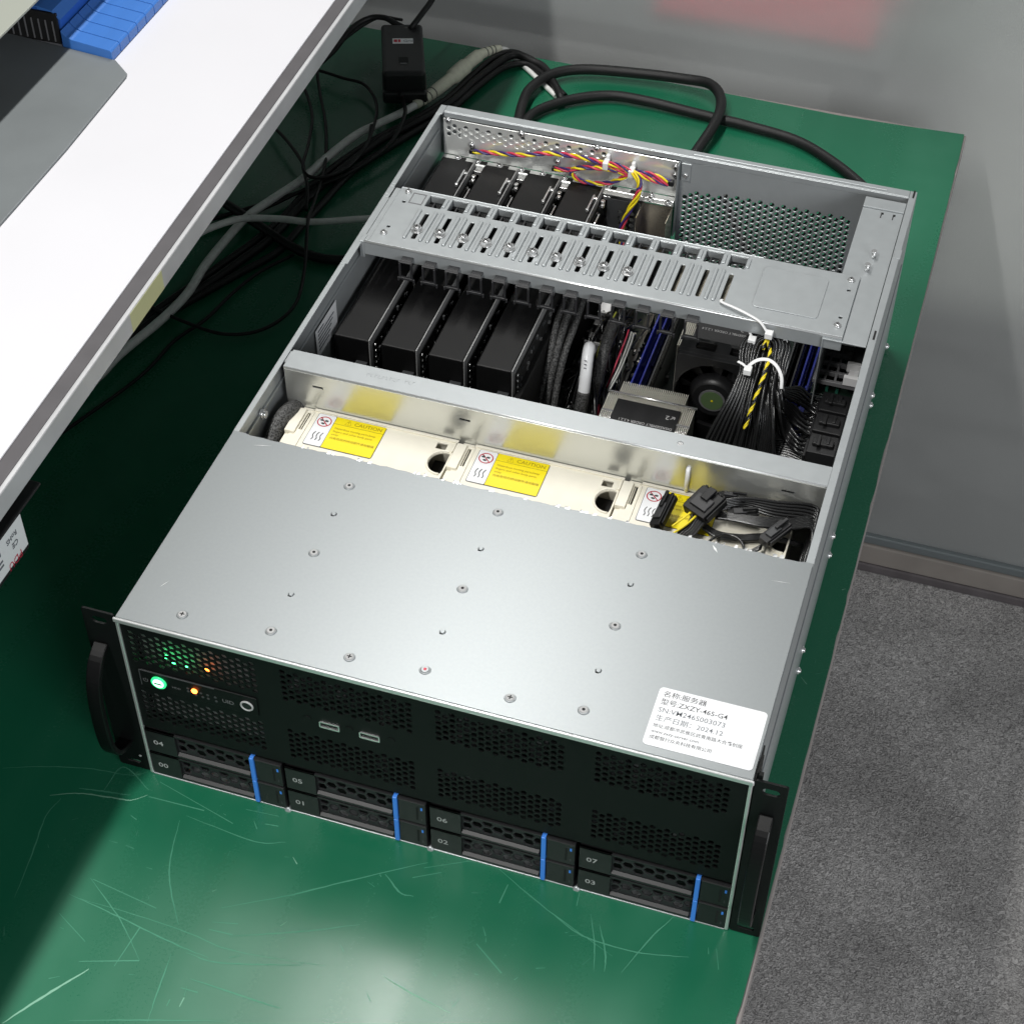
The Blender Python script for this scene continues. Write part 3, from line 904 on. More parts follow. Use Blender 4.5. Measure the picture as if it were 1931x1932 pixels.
twisted(mb, [(0.113, 0.628, 0.138), (0.127, 0.627, 0.141), (0.145, 0.626, 0.148), (0.165, 0.625, 0.151), (0.183, 0.624, 0.150), (0.200, 0.625, 0.150), (0.217, 0.626, 0.146)], 0.0010, 0.03, C4, 0.0014)
twisted(mb, [(0.183, 0.6235, 0.151), (0.174, 0.624, 0.143), (0.163, 0.625, 0.136), (0.147, 0.626, 0.132), (0.134, 0.626, 0.134), (0.129, 0.626, 0.141), (0.139, 0.625, 0.147), (0.160, 0.624, 0.151), (0.183, 0.623, 0.153)], 0.0010, 0.024, (0, 1, 2), 0.0013)
twisted(mb, [(0.186, 0.622, 0.154), (0.193, 0.619, 0.148), (0.1935, 0.615, 0.137), (0.188, 0.611, 0.122), (0.183, 0.607, 0.104), (0.186, 0.60, 0.085), (0.19, 0.58, 0.06)], 0.0011, 0.05, (0, 1, 2, 0), 0.0017)
twisted(mb, [(0.158, 0.625, 0.155), (0.170, 0.624, 0.157), (0.184, 0.623, 0.154), (0.202, 0.6245, 0.149), (0.218, 0.626, 0.146)], 0.0009, 0.03, (1, 2, 1, 0), 0.0017)
obj('twisted_wires', mb, [WY, WR, WB], sv)
mb = MB().box(0.0325, 0.0385, 0.627, 0.6318, 0.1375, 0.1415).box(0.1105, 0.1150, 0.6262, 0.631, 0.1362, 0.1400).box(0.2175, 0.2225, 0.6245, 0.629, 0.1450, 0.1500)
obj('wire_plug', mb, BLACK, sv, bevel=0.0005)
for x, z in ((0.161, 0.1555), (0.1845, 0.1525)):
    mb = MB().box(x-0.0025, x+0.0025, 0.6205, 0.6292, z-0.004, z+0.0035)
    mb.box(x-0.0018, x+0.0018, 0.6292, 0.6338, z-0.0015, z+0.006)
    obj('wire_clip', mb, WHITEP, sv, bevel=0.0009)

# ------------------------------------------------------------------ slotted brace
zb = H+0.0006
mb = MB()
holes = []
for i in range(14):
    cx = 0.0452+0.0200*i
    holes.append(rect(cx-0.0019, cx+0.0019, 0.4475, 0.4840, 0.0016, 3))
    holes.append(rect(cx-0.0062, cx+0.0078, 0.4935, 0.5095))
for x, y in ((0.0205, 0.4575), (0.0205, 0.494), (0.3985, 0.457), (0.3985, 0.493)):
    holes.append(circ(x, y, 0.0016, 10))
mb.plate(rect(0.0118, 0.4045, 0.4335, 0.5130), holes, 0.0011, XY(zb))
mb.box(0.0085, 0.4045, 0.4320, 0.4334, 0.1595, zb+0.0010)
mb.box(0.0118, 0.325, 0.5131, 0.5142, 0.1600, zb+0.0011)
mb.box(0.0068, 0.0117, 0.4350, 0.5120, zb-0.0004, zb+0.0003)
mb.box(0.0045, 0.0084, 0.4320, 0.4420, 0.1560, zb+0.0008)
for i in range(14):
    cx = 0.0452+0.0200*i
    mb.box(cx+0.0079, cx+0.0086, 0.4932, 0.5098, zb-0.008, zb+0.0016)
    mb.box(cx-0.0072, cx-0.0064, 0.4932, 0.5098, zb-0.006, zb+0.0002)
    mb.box(cx-0.0062, cx+0.0078, 0.5096, 0.5103, zb-0.006, zb+0.0002)
    mb.box(cx+0.0082, cx+0.0112, 0.4955, 0.5075, zb+0.0012, zb+0.0022)
fold = MB().tube([(0.0085, 0.4329, zb+0.0002), (0.4045, 0.4329, zb+0.0002)], 0.0011, 10)
brace = obj('slotted_brace', mb, STEEL, sv, bevel=0.0003, seg=1)
obj('folded_edge_highlight', fold, EDGE, brace)  # fold as a lighter bead, its highlight put into the colour
for i in range(14):
    cx = 0.0452+0.0200*i
    for dx in (-0.0071, 0.0068):
        if i == 13 and dx > 0: continue
        obj('brace_rib', MB().prism(rect(cx+dx-0.0016, cx+dx+0.0016, 0.4455, 0.4875, 0.0015, 4), XY(zb+0.0010), 0.0015), STEEL, brace, bevel=0.0011)
obj('raised_panel', MB().prism(rect(0.3285, 0.3815, 0.4485, 0.5020, 0.004, 4), XY(zb+0.0010), 0.0009), STEEL, brace, bevel=0.0008)
obj('marked_square', MB().plate(rect(0.0245, 0.0362, 0.4935, 0.5085), [rect(0.0252, 0.0355, 0.4945, 0.5075)], 0.0003, XY(zb+0.0011)), MIDG, brace)
for x, y in ((0.0195, 0.508), (0.0200, 0.4475), (0.3980, 0.506), (0.3980, 0.446)):
    obj('brace_screw', SCREW, None, sv, loc=(x, y, zb+0.0011))
hx = MB()
hx.cyl((0, 0, 0), (0, 0, 1), 0.0042, 0.0008, 20)
hx.prism(circ(0, 0, 0.0036, 6, 0.3), lambda u, v, w: Vector((u, v, 0.0008+w)), 0.0024)
hx.cyl((0, 0, 0.0032), (0, 0, 1), 0.0028, 0.0010, 12, 0, 0.0014)
hx.box(-0.0018, 0.0018, -0.00035, 0.00035, 0.0042, 0.00432, 1).box(-0.00035, 0.00035, -0.0018, 0.0018, 0.0042, 0.00432, 1)
HEX = hx.mesh('hex_screw', [CHROME, DARK])
for i in range(10):
    o = obj('slot_screw', HEX, None, sv, loc=(0.0448+0.0200*i, 0.4590, zb+0.0011))
    o.scale = (1.15, 1.15, 1.2)
    o.rotation_euler = (0, 0, i*0.9)
for i in (11, 12, 13):
    cx = 0.0452+0.0200*i
    obj('blank_bracket', MB().box(cx-0.0085, cx+0.0085, 0.4440, 0.4910, 0.1655, 0.1663), WARM, sv)
RETM = mat('retainer_plastic', (0.022, 0.022, 0.024), 0.5)
# card retainers: forks under the brace
for i in range(13):
    cx = 0.0478+0.0200*i
    mb = MB().box(cx-0.0066, cx-0.0050, 0.4235, 0.4262, 0.1500, 0.1640).box(cx+0.0034, cx+0.0050, 0.4235, 0.4262, 0.1500, 0.1640)
    mb.box(cx-0.0066, cx+0.0050, 0.4235, 0.4262, 0.1475, 0.1500).box(cx-0.0082, cx-0.0066, 0.424, 0.4258, 0.1452, 0.1490).box(cx+0.0050, cx+0.0066, 0.424, 0.4258, 0.1452, 0.1490)
    mb.box(cx-0.0066, cx+0.0050, 0.4235, 0.4262, 0.1641, 0.1655).box(cx-0.0056, cx+0.004, 0.4262, 0.4701, 0.1643, 0.1655)
    mb.box(cx-0.0056, cx-0.0038, 0.470, 0.5085, 0.1585, 0.1665).box(cx+0.0022, cx+0.004, 0.470, 0.5085, 0.1585, 0.1665)
    obj('card_retainer', mb, RETM, sv, bevel=0.0004, seg=1)

# flat steel cover over the power supply bay, right rear
mb = MB()
mb.box(0.3892, W-0.0062, 0.4300, 0.6265, H-0.0018, H-0.0006)
mb.box(0.3892, 0.3902, 0.4300, 0.6265, 0.060, H-0.0019)
mb.box(0.3892, W-0.0062, 0.6120, 0.6265, H-0.0005, H+0.0008)
obj('bay_cover', mb, STEEL, sv, bevel=0.0004)
for x, y in ((0.4095, 0.545), (0.4075, 0.526)):
    obj('standoff', MB().cyl((x, y, H-0.0006), (0, 0, 1), 0.0018, 0.0055, 10).cyl((x, y, H+0.0049), (0, 0, 1), 0.0024, 0.0012, 10), CHROME, sv)
mb = MB()
for x in (0.4055, 0.4155):
    mb.box(x, x+0.0007, 0.6010, 0.6085, H-0.0005, H-0.0002).box(x, x+0.002, 0.6062, 0.6085, H-0.0005, H-0.00015)
obj('punched_mark', mb, DARK, sv)

# ------------------------------------------------------------------ middle cross bar
PL = mat('glossy_zinc_plate', (0.62, 0.63, 0.60), 0.28, 0.78)
mb = MB()
outer = rect(0.0075, 0.4238, 0.0300, H-0.0012)
mb.plate([(0.0075, 0.140), (0.022, 0.135), (0.022, 0.03), (0.4238, 0.03), (0.4238, H-0.0012), (0.0075, H-0.0012)][::1], [rect(0.030, 0.0385, 0.1570, 0.1590), rect(0.148, 0.1565, 0.1570, 0.1590)[:], rect(0.3925, 0.4030, 0.1568, 0.1592, 0.0009, 3), circ(0.324, 0.160, 0.0020, 12), circ(0.324, 0.1372, 0.0015, 12)], 0.0010, XZ(0.2668))
midplate = obj('fan_partition', mb, PL, sv)
mb = MB()
mb.plate(rect(0.0065, 0.4242, 0.2684, 0.2885), [circ(0.314, 0.2790, 0.0022, 14)], 0.0012, XY(H-0.0010))
mb.box(0.0065, 0.4242, 0.2873, 0.2885, 0.158, H-0.0011)
mb.box(0.0050, 0.0064, 0.274, 0.287, 0.160, H-0.0004)
for k in range(13):     # stamped characters on the bar
    if k in (9,): continue
    x = 0.0705+k*0.0030
    mb.box(x, x+0.0004, 0.2772+0.0001*k, 0.2805+0.0001*k, H+0.0002, H+0.0004)
    mb.box(x+0.0004, x+0.0018, (0.2772 if k % 2 else 0.2798)+0.0001*k, (0.2776 if k % 2 else 0.2802)+0.0001*k, H+0.0002, H+0.0004)
cbar = obj('cross_bar', mb, STEEL, sv, bevel=0.0005)
obj('folded_edge_highlight', MB().tube([(0.0066, 0.2688, H-0.0010), (0.4240, 0.2688, H-0.0010)], 0.0012, 10), EDGE, cbar)  # bright bead on the bar's fold stands in for its highlight
obj('bar_screw', MB().cyl((0.314, 0.2790, H-0.0012), (0, 0, 1), 0.0020, 0.0008, 12), CHROME, sv)
mb = MB().tube(sgrow([(0.324, 0.2690, 0.1600), (0.324, 0.2652, 0.1590), (0.3242, 0.2642, 0.154), (0.3242, 0.2640, 0.1445), (0.324, 0.2655, 0.1385), (0.324, 0.269, 0.1375)], 5), 0.0017, 8)
obj('white_tie_rod', mb, WHITEP, sv)

# ------------------------------------------------------------------ top cover over the front third
mb = MB()
rr = random.Random(9)
edge = []
n = 90
for i in range(n+1):
    x = W-0.0004-(W-0.0008)*i/n
    yy = 0.1905
    if 0.012 < x < W-0.008: yy = 0.1893+rr.uniform(-0.0005, 0.0005)
    edge.append((x, yy))
out = [(0.0004, 0.0), (W-0.0004, 0.0)]+edge
mb.prism(out, XY(H-0.0010), 0.0014)
cover = obj('top_cover', mb, COVER, sv, bevel=0.0004, seg=1)
obj('front_lip', MB().box(-0.0008, W+0.0008, -0.0022, -0.0001, H-0.0035, H+0.0006), EDGE, cover, bevel=0.0009, seg=3)
mb = MB()
for i in range(38):      # bright torn burr along the cut edge
    x = rr.uniform(0.05, 0.415)
    if rr.random() < 0.55: x = rr.choice((0.105, 0.15, 0.165, 0.265, 0.345, 0.38))+rr.uniform(-0.012, 0.012)
    w = rr.uniform(0.0008, 0.0035)
    mb.add([(x, 0.1880, H+0.00045), (x+w, 0.1883, H+0.00045), (x+w*0.9, 0.1899+rr.uniform(0, 0.0012), H+rr.uniform(0.0002, 0.0012)), (x+w*0.2, 0.1897+rr.uniform(0, 0.0014), H+rr.uniform(0.0002, 0.0012))], [(0, 1, 2, 3)])
obj('torn_burr', mb, EDGE, cover, norm=False)
GRID = [(0.102, 0.162, 1), (0.102, 0.133, 0), (0.103, 0.094, 1), (0.210, 0.133, 0), (0.316, 0.162, 1), (0.210, 0.094, 1), (0.316, 0.133, 0), (0.103, 0.054, 0), (0.042, 0.015, 2), (0.103, 0.020, 1), (0.210, 0.054, 0), (0.316, 0.094, 1), (0.160, 0.015, 2), (0.210, 0.020, 3), (0.316, 0.054, 0), (0.269, 0.015, 2), (0.316, 0.020, 1), (0.210, 0.170, 1)]
def cover_screw(kind):
    b = MB()
    if kind == 0:
        b.cyl((0, 0, 0), (0, 0, 1), 0.0022, 0.0009, 16, 0, 0.0014)
        b.box(-0.0016, 0.0006, -0.0021, -0.0016, 0.0, 0.0005, 1)
    else:
        b.cyl((0, 0, -0.0001), (0, 0, 1), 0.0040, 0.0007, 22, 0, 0.0034)
        b.cyl((0, 0, 0.0006), (0, 0, 1), 0.0030, 0.0005, 20, 2, 0.0024)
        if kind == 2:
            b.box(-0.0017, 0.0017, -0.0004, 0.0004, 0.0011, 0.0012, 1).box(-0.0004, 0.0004, -0.0017, 0.0017, 0.0011, 0.0012, 1)
        else:
            b.cyl((0, 0, 0.0011), (0, 0, 1), 0.0011, 0.0001, 10, 1 if kind == 1 else 3)
    return b.mesh('cover_screw', [COVER, DARK, SILK if kind != 3 else COVER, RINK])
CS = [cover_screw(k) for k in range(4)]
for x, y, k in GRID:
    obj('cover_screw', CS[k], None, cover, loc=(x, y, H+0.0004))
mb = MB()
for x, y, a, l, w in ((0.02, 0.180, 0.25, 0.014, 0.0004), (0.017, 0.033, 1.1, 0.008, 0.0003), (0.405, 0.166, 0.1, 0.014, 0.0003), (0.36, 0.186, -0.9, 0.008, 0.0009)):
    d = Vector((math.cos(a), math.sin(a), 0)); nn = Vector((-d.y, d.x, 0)); p = Vector((x, y, H+0.00048))
    mb.add([p, p+d*l*0.5-nn*w, p+d*l, p+d*l*0.5+nn*w], [(0, 1, 2, 3)])
obj('cover_scuff', mb, EDGE, cover, norm=False)
# sticker
st = obj('serial_sticker', MB().prism(rect(0.3575, 0.4275, 0.0062, 0.0535, 0.0028, 5), XY(H+0.00045), 0.00025), WHITE, cover)
mb = MB()
TX = lambda x, y: Matrix.Translation((x, y, H+0.00074))
for body, yy, s_, mi, sq in (('名称:服务器', 0.0468, 0.0052, 0, 1.05), ('型号:ZXZY-465-G4', 0.0402, 0.0054, 0, 0.98), ('SN:VM246S003073', 0.0335, 0.0056, 1, 1.0), ('生产日期：2024.12', 0.0268, 0.0052, 1, 1.02),
                          ('地址:成都市武侯区武青南路大合鑫创座', 0.0212, 0.0034, 0, 0.98), ('www.zxzy-server.com', 0.0166, 0.0034, 0, 1.0), ('成都智行众炎科技有限公司', 0.0118, 0.0034, 0, 0.98)):
    mb.text(body, s_, TX(0.3605, yy), mi, 0.004, squash=sq)
obj('sticker_print', mb, [INK, GINK], st)

# ------------------------------------------------------------------ fan modules
def warning(parent, x0):
    zz = 0.1352
    b = MB()
    b.prism(rect(0.0355+x0, 0.0908+x0, 0.2275, 0.2632, 0.0015, 3), XY(zz), 0.0002, 0)
    b.prism(rect(0.0359+x0, 0.0500+x0, 0.2279, 0.2628, 0.0012, 3), XY(zz+0.0002), 0.0002, 1)
    b.prism(rect(0.0504+x0, 0.0904+x0, 0.2279, 0.2552), XY(zz+0.0002), 0.0002, 2)
    b.prism(rect(0.0504+x0, 0.0904+x0, 0.2556, 0.2628), XY(zz+0.0002), 0.0002, 2)
    zt_ = zz+0.0006
    c = MB()
    ring = [(0.0428+x0+0.0052*math.cos(t*math.pi/14), 0.2548+0.0052*math.sin(t*math.pi/14), zt_) for t in range(28)]
    c.tube(ring, 0.00045, 5, 0, True, flat=0.2)
    c.tube([(0.0391+x0, 0.2585, zt_), (0.0465+x0, 0.2511, zt_)], 0.00045, 5, 0, flat=0.2)
    for a in (0.5, 2.6, 4.7):
        cx, cy = 0.0424+x0+0.0022*math.cos(a), 0.2548+0.0022*math.sin(a)
        c.prism([(cx+0.0017*math.cos(a+q), cy+0.0010*math.sin(a+q)) for q in (0, 1.2, 2.4, 3.6, 4.8)], XY(zt_-0.0001), 0.0002, 1)
    for k in range(3):
        c.tube(sgrow([(0.0402+x0+k*0.0030+0.0006*math.sin(j*1.9), 0.2335+j*0.0023, zt_) for j in range(5)], 4), 0.00035, 5, 1, flat=0.2)
    t = lambda x, y: Matrix.Translation((x+x0, y, zt_))
    c.text('⚠ CAUTION', 0.0050, t(0.0580, 0.2572), 2, 0.0)
    for body, yy in (('Hazardous moving parts,keep', 0.2497), ('fingers and other body parts', 0.2461), ('away', 0.2427), ('内有危险的转动部件请勿触碰', 0.2385)):
        c.text(body, 0.0029, t(0.0530, yy), 2, 0.0, squash=0.95)
    lab = obj('warning_label', b, [INK, WHITE, YELLOW], parent)
    return lab, c

def fan_shape():
    b = MB()
    o = rect(0.0215, 0.1468, 0.140, 0.2665)
    dh = [(0.1465-0.0005, 0.229)]+[(0.1410+0.0105*math.cos(R(a)), 0.2400+0.0115*math.sin(R(a))) for a in range(300, 59, -20)]
    dh = [(0.1462, 0.2300)]+[(0.1425+0.0100*math.cos(R(a)), 0.2405+0.0115*math.sin(R(a))) for a in range(75, 286, 15)]
    dh = dh[1:]+[(0.1440, 0.2295), (0.1455, 0.232), (0.1455, 0.2515)]
    b.plate(o, [dh, rect(0.1325, 0.1405, 0.2545, 0.2612), rect(0.0265, 0.0292, 0.2420, 0.2620)], 0.0018, XY(0.1332))
    b.box(0.0265, 0.0275, 0.1402, 0.2620, 0.02, 0.1330).box(0.1455, 0.1465, 0.1402, 0.2640, 0.02, 0.1330)
    b.box(0.0300, 0.1465, 0.2640, 0.2650, 0.02, 0.1330)
    # raised rims
    b.box(0.0312, 0.1478, 0.2640, 0.2664, 0.1351, 0.1366)
    b.box(0.0310, 0.0320, 0.140, 0.2640, 0.1351, 0.1358)
    b.box(0.1456, 0.1470, 0.2530, 0.2640, 0.1351, 0.1366)
    b.box(0.0290, 0.0306, 0.2635, 0.2650, 0.1351, 0.1362)
    rim = [(0.1425+0.0112*math.cos(R(a)), 0.2405+0.0127*math.sin(R(a)), 0.1352) for a in range(80, 281, 10)]
    b.tube(rim, 0.0011, 6, 0)
    return b.mesh('fan_module', CREAM)
FANM = fan_shape()
lm = MB()
lm.box(0.0175, 0.0255, 0.2360, 0.2630, 0.1300, 0.1372)
lm.box(0.0180, 0.0250, 0.2250, 0.2358, 0.10, 0.1340)
lm.box(0.0195, 0.0205, 0.2250, 0.2640, 0.03, 0.1299)
LATCH = lm.mesh('fan_latch', CREAM)
IN = MB().cyl((0.085, 0.20, 0.05), (0, 0, 1), 0.05, 0.04, 24).box(0.1290, 0.1452, 0.2270, 0.2625, 0.112, 0.114)  # flat black box is added under the finger hole to make it dark
for k in range(6):
    IN.cyl((0.134+0.002*k, 0.232+0.004*(k % 3), 0.10), (0.2, 0.3, 1), 0.0016, 0.006, 8)
FINM = IN.mesh('fan_rotor', [BLACK])
first = None
for k in range(3):
    fm = obj('fan_module', FANM, None, sv, bevel=0.0005, loc=(0.130*k, 0, 0))
    fl_ = obj('latch', LATCH, None, fm, bevel=0.0008)
    obj('rotor', FINM, None, fm)
    if k == 0:
        lab, pr = warning(fm, 0)
        prm = pr.mesh('label_print', [RINK, INK, ORINK])
        first = lab
    else:
        lab = obj('warning_label', first.data, None, fm)
    obj('label_print', prm, None, lab)

# braided loom in the left front corner
mb = MB().tube(sgrow([(0.0155, 0.282, 0.118), (0.0160, 0.268, 0.130), (0.0135, 0.255, 0.137), (0.0105, 0.240, 0.135), (0.0095, 0.222, 0.122), (0.011, 0.205, 0.10), (0.013, 0.19, 0.06)]), 0.0062, 12, 0, flat=1.25)
obj('braided_loom', mb, BRAID, sv)
mb = MB().tube(sgrow([(0.0195, 0.285, 0.105), (0.020, 0.268, 0.112), (0.0185, 0.25, 0.118), (0.0165, 0.228, 0.110), (0.017, 0.2, 0.07)]), 0.0055, 10, 0)
obj('black_loom', mb, CABLE, sv)
obj('wall_clip', MB().cyl((0.0014, 0.232, 0.152), (1, 0, 0), 0.004, 0.003, 14).cyl((0.0044, 0.232, 0.152), (1, 0, 0), 0.003, 0.002, 12), CHROME, sv)
obj('inner_label', MB().add([(0.0034, 0.336, 0.162), (0.0034, 0.378, 0.145), (0.0034, 0.378, 0.120), (0.0034, 0.336, 0.129)], [(0, 1, 2, 3)]) if False else MB().box(0.0032, 0.0034, 0.336, 0.379, 0.1225, 0.1500), WHITE, sv)
mb = MB()
for k in range(6):
    mb.box(0.0035, 0.0036, 0.340, 0.340+0.012+0.003*((k*7) % 8), 0.1455-0.0036*k, 0.1470-0.0036*k)
obj('inner_label_print', mb, GINK, sv)

# ------------------------------------------------------------------ graphics cards
sh_ = MB().box(0.0, 0.0300, 0.3600, 0.6260, 0.030, 0.1305)
SHM = sh_.mesh('graphics_card', SATIN)
bp_ = MB().box(0.0304, 0.0312, 0.3590, 0.6262, 0.028, 0.1322)
BPM = bp_.mesh('back_plate', mat('card_edge_grey', (0.34, 0.34, 0.34), 0.4, 0.3))
rc = random.Random(5)
gap = MB().box(0.0316, 0.0322, 0.365, 0.620, 0.03, 0.124, 1)
for k in range(60):
    y, z = rc.uniform(0.366, 0.615), rc.uniform(0.085, 0.122)
    s_ = rc.uniform(0.001, 0.003)
    gap.box(0.0322, 0.0322+rc.uniform(0.0006, 0.002), y, y+s_, z, z+s_*rc.uniform(0.6, 1.6), 0 if rc.random() < 0.75 else 2)
for k in range(6):
    gap.cyl((0.0322, 0.3675, 0.122-0.006*k), (1, 0, 0), 0.0012, 0.0012, 8, 2)
GAPM = gap.mesh('card_circuit', [GREYP, DARK, CHROME])
sk = MB().box(0.0185, 0.0282, 0.3535, 0.3599, 0.1015, 0.1085).box(0.0195, 0.0272, 0.3525, 0.3534, 0.100, 0.1075)
SKM = sk.mesh('power_socket', GREYP)
wk = MB()
for k in range(3):
    wk.box(0.0200+0.0025*k, 0.0210+0.0025*k, 0.3520, 0.3540, 0.088, 0.1000)
WKM = wk.mesh('socket_ribs', GREYP)
lv = MB().box(0.0262, 0.0278, 0.5845, 0.6080, 0.1306, 0.1335).box(0.0278, 0.0310, 0.6030, 0.6060, 0.1306, 0.1330).cyl((0.0270, 0.5850, 0.1306), (0, 0, 1), 0.0016, 0.0032, 10)
LVM = lv.mesh('release_lever', CHROME)
br = MB().box(0.0322, 0.0390, 0.6185, 0.6250, 0.1225, 0.1262).cyl((0.0340, 0.6120, 0.1230), (0, 0, 1), 0.0022, 0.003, 10).cyl((0.0355, 0.606, 0.1230), (0, 0, 1), 0.0018, 0.003, 10).box(0.0335, 0.0350, 0.585, 0.600, 0.118, 0.120)
BRM = br.mesh('card_bracket', CHROME)
GX = (0.0078, 0.0482, 0.0886, 0.1290)
for i, x in enumerate(GX):
    g = obj('graphics_card', SHM, None, sv, bevel=0.0035 if False else 0.0012, loc=(x, 0, 0))
    for nm, me, bv in (('back_plate', BPM, 0.0), ('card_circuit', GAPM, 0.0), ('power_socket', SKM, 0.0004), ('socket_ribs', WKM, 0.0), ('release_lever', LVM, 0.0004), ('card_bracket', BRM, 0.0004)):
        obj(nm, me, None, g, bevel=bv)

# ------------------------------------------------------------------ motherboard and what stands on it
mbd = obj('motherboard', MB().box(0.003, 0.385, 0.292, 0.632, 0.0085, 0.0102), PCB, sv)
rc = random.Random(21)
mb = MB()
for k in range(260):
    x, y = rc.uniform(0.165, 0.384), rc.uniform(0.30, 0.60)
    a, b_ = rc.uniform(0.001, 0.005), rc.uniform(0.001, 0.006)
    mb.box(x, x+a, y, y+b_, 0.0102, 0.0102+rc.uniform(0.001, 0.006), rc.choice((0, 0, 0, 1, 1, 2)))
for k in range(26):
    x, y = rc.uniform(0.175, 0.23), rc.uniform(0.36, 0.58)
    mb.cyl((x, y, 0.0102), (0, 0, 1), rc.uniform(0.0015, 0.003), rc.uniform(0.005, 0.012), 10, rc.choice((0, 1, 3)))
obj('board_components', mb, [BLACK, GREYP, MIDG, CHROME], mbd)
for i, x in enumerate((0.174, 0.1945, 0.2145)):
    b = MB().box(x, x+0.0065, 0.36, 0.60, 0.0102, 0.0215).box(x+0.0028, x+0.0037, 0.363, 0.597, 0.0214, 0.0217, 1).box(x-0.0005, x+0.007, 0.352, 0.362, 0.0102, 0.027)
    obj('expansion_slot', b, [BLACK, DARK], mbd, bevel=0.0004)
# memory slots, dark and blue
for x, y0_, y1_, m_, zz in [(0.2305, 0.452, 0.60, RAMB, 0.052), (0.2385, 0.452, 0.60, RAMB, 0.055), (0.2462, 0.452, 0.60, GREYP, 0.056), (0.3545, 0.47, 0.60, GREYP, 0.060), (0.3620, 0.47, 0.60, BLACK, 0.060), (0.3690, 0.47, 0.60, RAMB, 0.062), (0.3765, 0.47, 0.60, RAMB, 0.066)]:
    b = MB().box(x, x+0.0045, y0_, y1_, 0.0102, zz-0.012).box(x+0.0014, x+0.0031, y0_+0.004, y1_, zz-0.012, zz)
    b.box(x-0.0004, x+0.0049, y0_-0.004, y0_+0.002, 0.0102, zz-0.006)
    b.box(x-0.0006, x+0.0051, 0.5, 0.5035, zz-0.012, zz-0.009)
    obj('memory_slot', b, m_, mbd, bevel=0.0004)
for x in (0.2462, 0.3620):
    mb = MB()
    for k in range(30):
        mb.box(x+0.0031, x+0.0036, 0.472+0.0042*k, 0.4735+0.0042*k, 0.048, 0.054)
    obj('memory_contacts', mb, SILK, mbd)

def heatsink(name, x0, x1, ya, yb, yc, ztop, label_lines, flip):
    """stack of upright fins; the part from yb to yc is narrower"""
    b = MB()
    n = int((x1-x0)/0.0016)
    for k in range(n):
        x = x0+(x1-x0)*k/n
        y_end = yc if x0+0.008 < x < x1-0.010 else yb
        b.box(x, x+0.0006, ya, y_end, 0.026, ztop)
    b.box(x0+0.004, x1-0.004, ya+0.002, yb-0.002, 0.012, 0.026)
    hs = obj(name, b, FINS, mbd)
    obj('fin_highlight', MB().tube([(x0-0.0006, yb-0.0004, ztop+0.0012), (x1+0.0006, yb-0.0004, ztop+0.0012)], 0.0011, 8), CHROME, hs)  # chrome strip added as the bright highlight along the fin edge
    return hs
hs1 = heatsink('heat_sink', 0.2255, 0.2995, 0.350, 0.4185, 0.4345, 0.0800, None, True)
mb = MB().box(0.2350, 0.2885, 0.350, 0.4105, 0.0802, 0.0818)
tf = lambda x, y: TM((x, y, 0.08195), (-1, 0, 0), (0, -1, 0))
mb.text('DISASSEMBLY ORDER 4.3.2.1', 0.0042, tf(0.2865, 0.3880), 1, 0.01, squash=0.86)
mb.text('↙2', 0.0068, tf(0.2865, 0.4020), 1, 0.01)
mb.text('4→', 0.0068, tf(0.2455, 0.3800), 1, 0.01)
mb.text('←3', 0.0068, tf(0.2865, 0.3770), 1, 0.01)
obj('order_plate', mb, [BLACK, SILK], hs1)
for xs in (0.2265, 0.2895):
    mb = MB()
    for k in range(6):
        mb.tube([(xs+0.0016*k, 0.393, 0.0808), (xs+0.0016*k, 0.3850, 0.0808)], 0.0004, 5)
    mb.box(xs-0.001, xs+0.0098, 0.3932, 0.3955, 0.0802, 0.0816)
    obj('bright_clip', mb, CHROME, hs1)
hs2 = heatsink('heat_sink', 0.2640, 0.3330, 0.4940, 0.560, 0.566, 0.0800, None, True)
mb = MB().box(0.2745, 0.326, 0.4985, 0.560, 0.0802, 0.0818)
mb.text('DISASSEMBLY ORDER 1.2.3.4', 0.0042, tf(0.3245, 0.5220), 1, 0.01, squash=0.86)
mb.text('1↗', 0.0068, tf(0.2850, 0.5040), 1, 0.01)
mb.text('4→', 0.0068, tf(0.2850, 0.5400), 1, 0.01)
mb.text('2', 0.0068, tf(0.3150, 0.5300), 1, 0.01)
obj('order_plate', mb, [BLACK, SILK], hs2)

# blower between the heat sinks
b = MB()
o = rect(0.2745, 0.3470, 0.030, 0.1180, 0.004, 3)
b.plate(o, [circ(0.3085, 0.0785, 0.0325, 36)], 0.004, XZ(0.4395))
b.box(0.2745, 0.3470, 0.4437, 0.4490, 0.114, 0.1180)
b.plate(rect(0.2745, 0.3470, 0.4491, 0.4640), [rect(0.2875, 0.3040, 0.4505, 0.4600, 0.002, 3), rect(0.316, 0.333, 0.4505, 0.4600, 0.002, 3)], 0.004, XY(0.1135))
b.box(0.2745, 0.2775, 0.4437, 0.4640, 0.030, 0.1133).box(0.3440, 0.3470, 0.4437, 0.4640, 0.030, 0.1133)
b.box(0.2775, 0.344, 0.4600, 0.4640, 0.03, 0.113)
fan = obj('cooling_fan', b, BLACK, mbd, bevel=0.0012)
b = MB()
b.cyl((0.3085, 0.4450, 0.0785), (0, -1, 0), 0.0215, 0.0090, 40, 0, 0.0165)
for k in range(9):
    a = 2*math.pi*k/9
    e1, e2 = Vector((math.cos(a), 0, math.sin(a))), Vector((math.cos(a+0.45), 0, math.sin(a+0.45)))
    c0 = Vector((0.3085, 0.4440, 0.0785))
    b.add([c0+e1*0.016, c0+e1*0.031, c0+e2*0.031+Vector((0, 0.006, 0)), c0+e2*0.016+Vector((0, 0.006, 0))], [(0, 1, 2, 3)], 0)
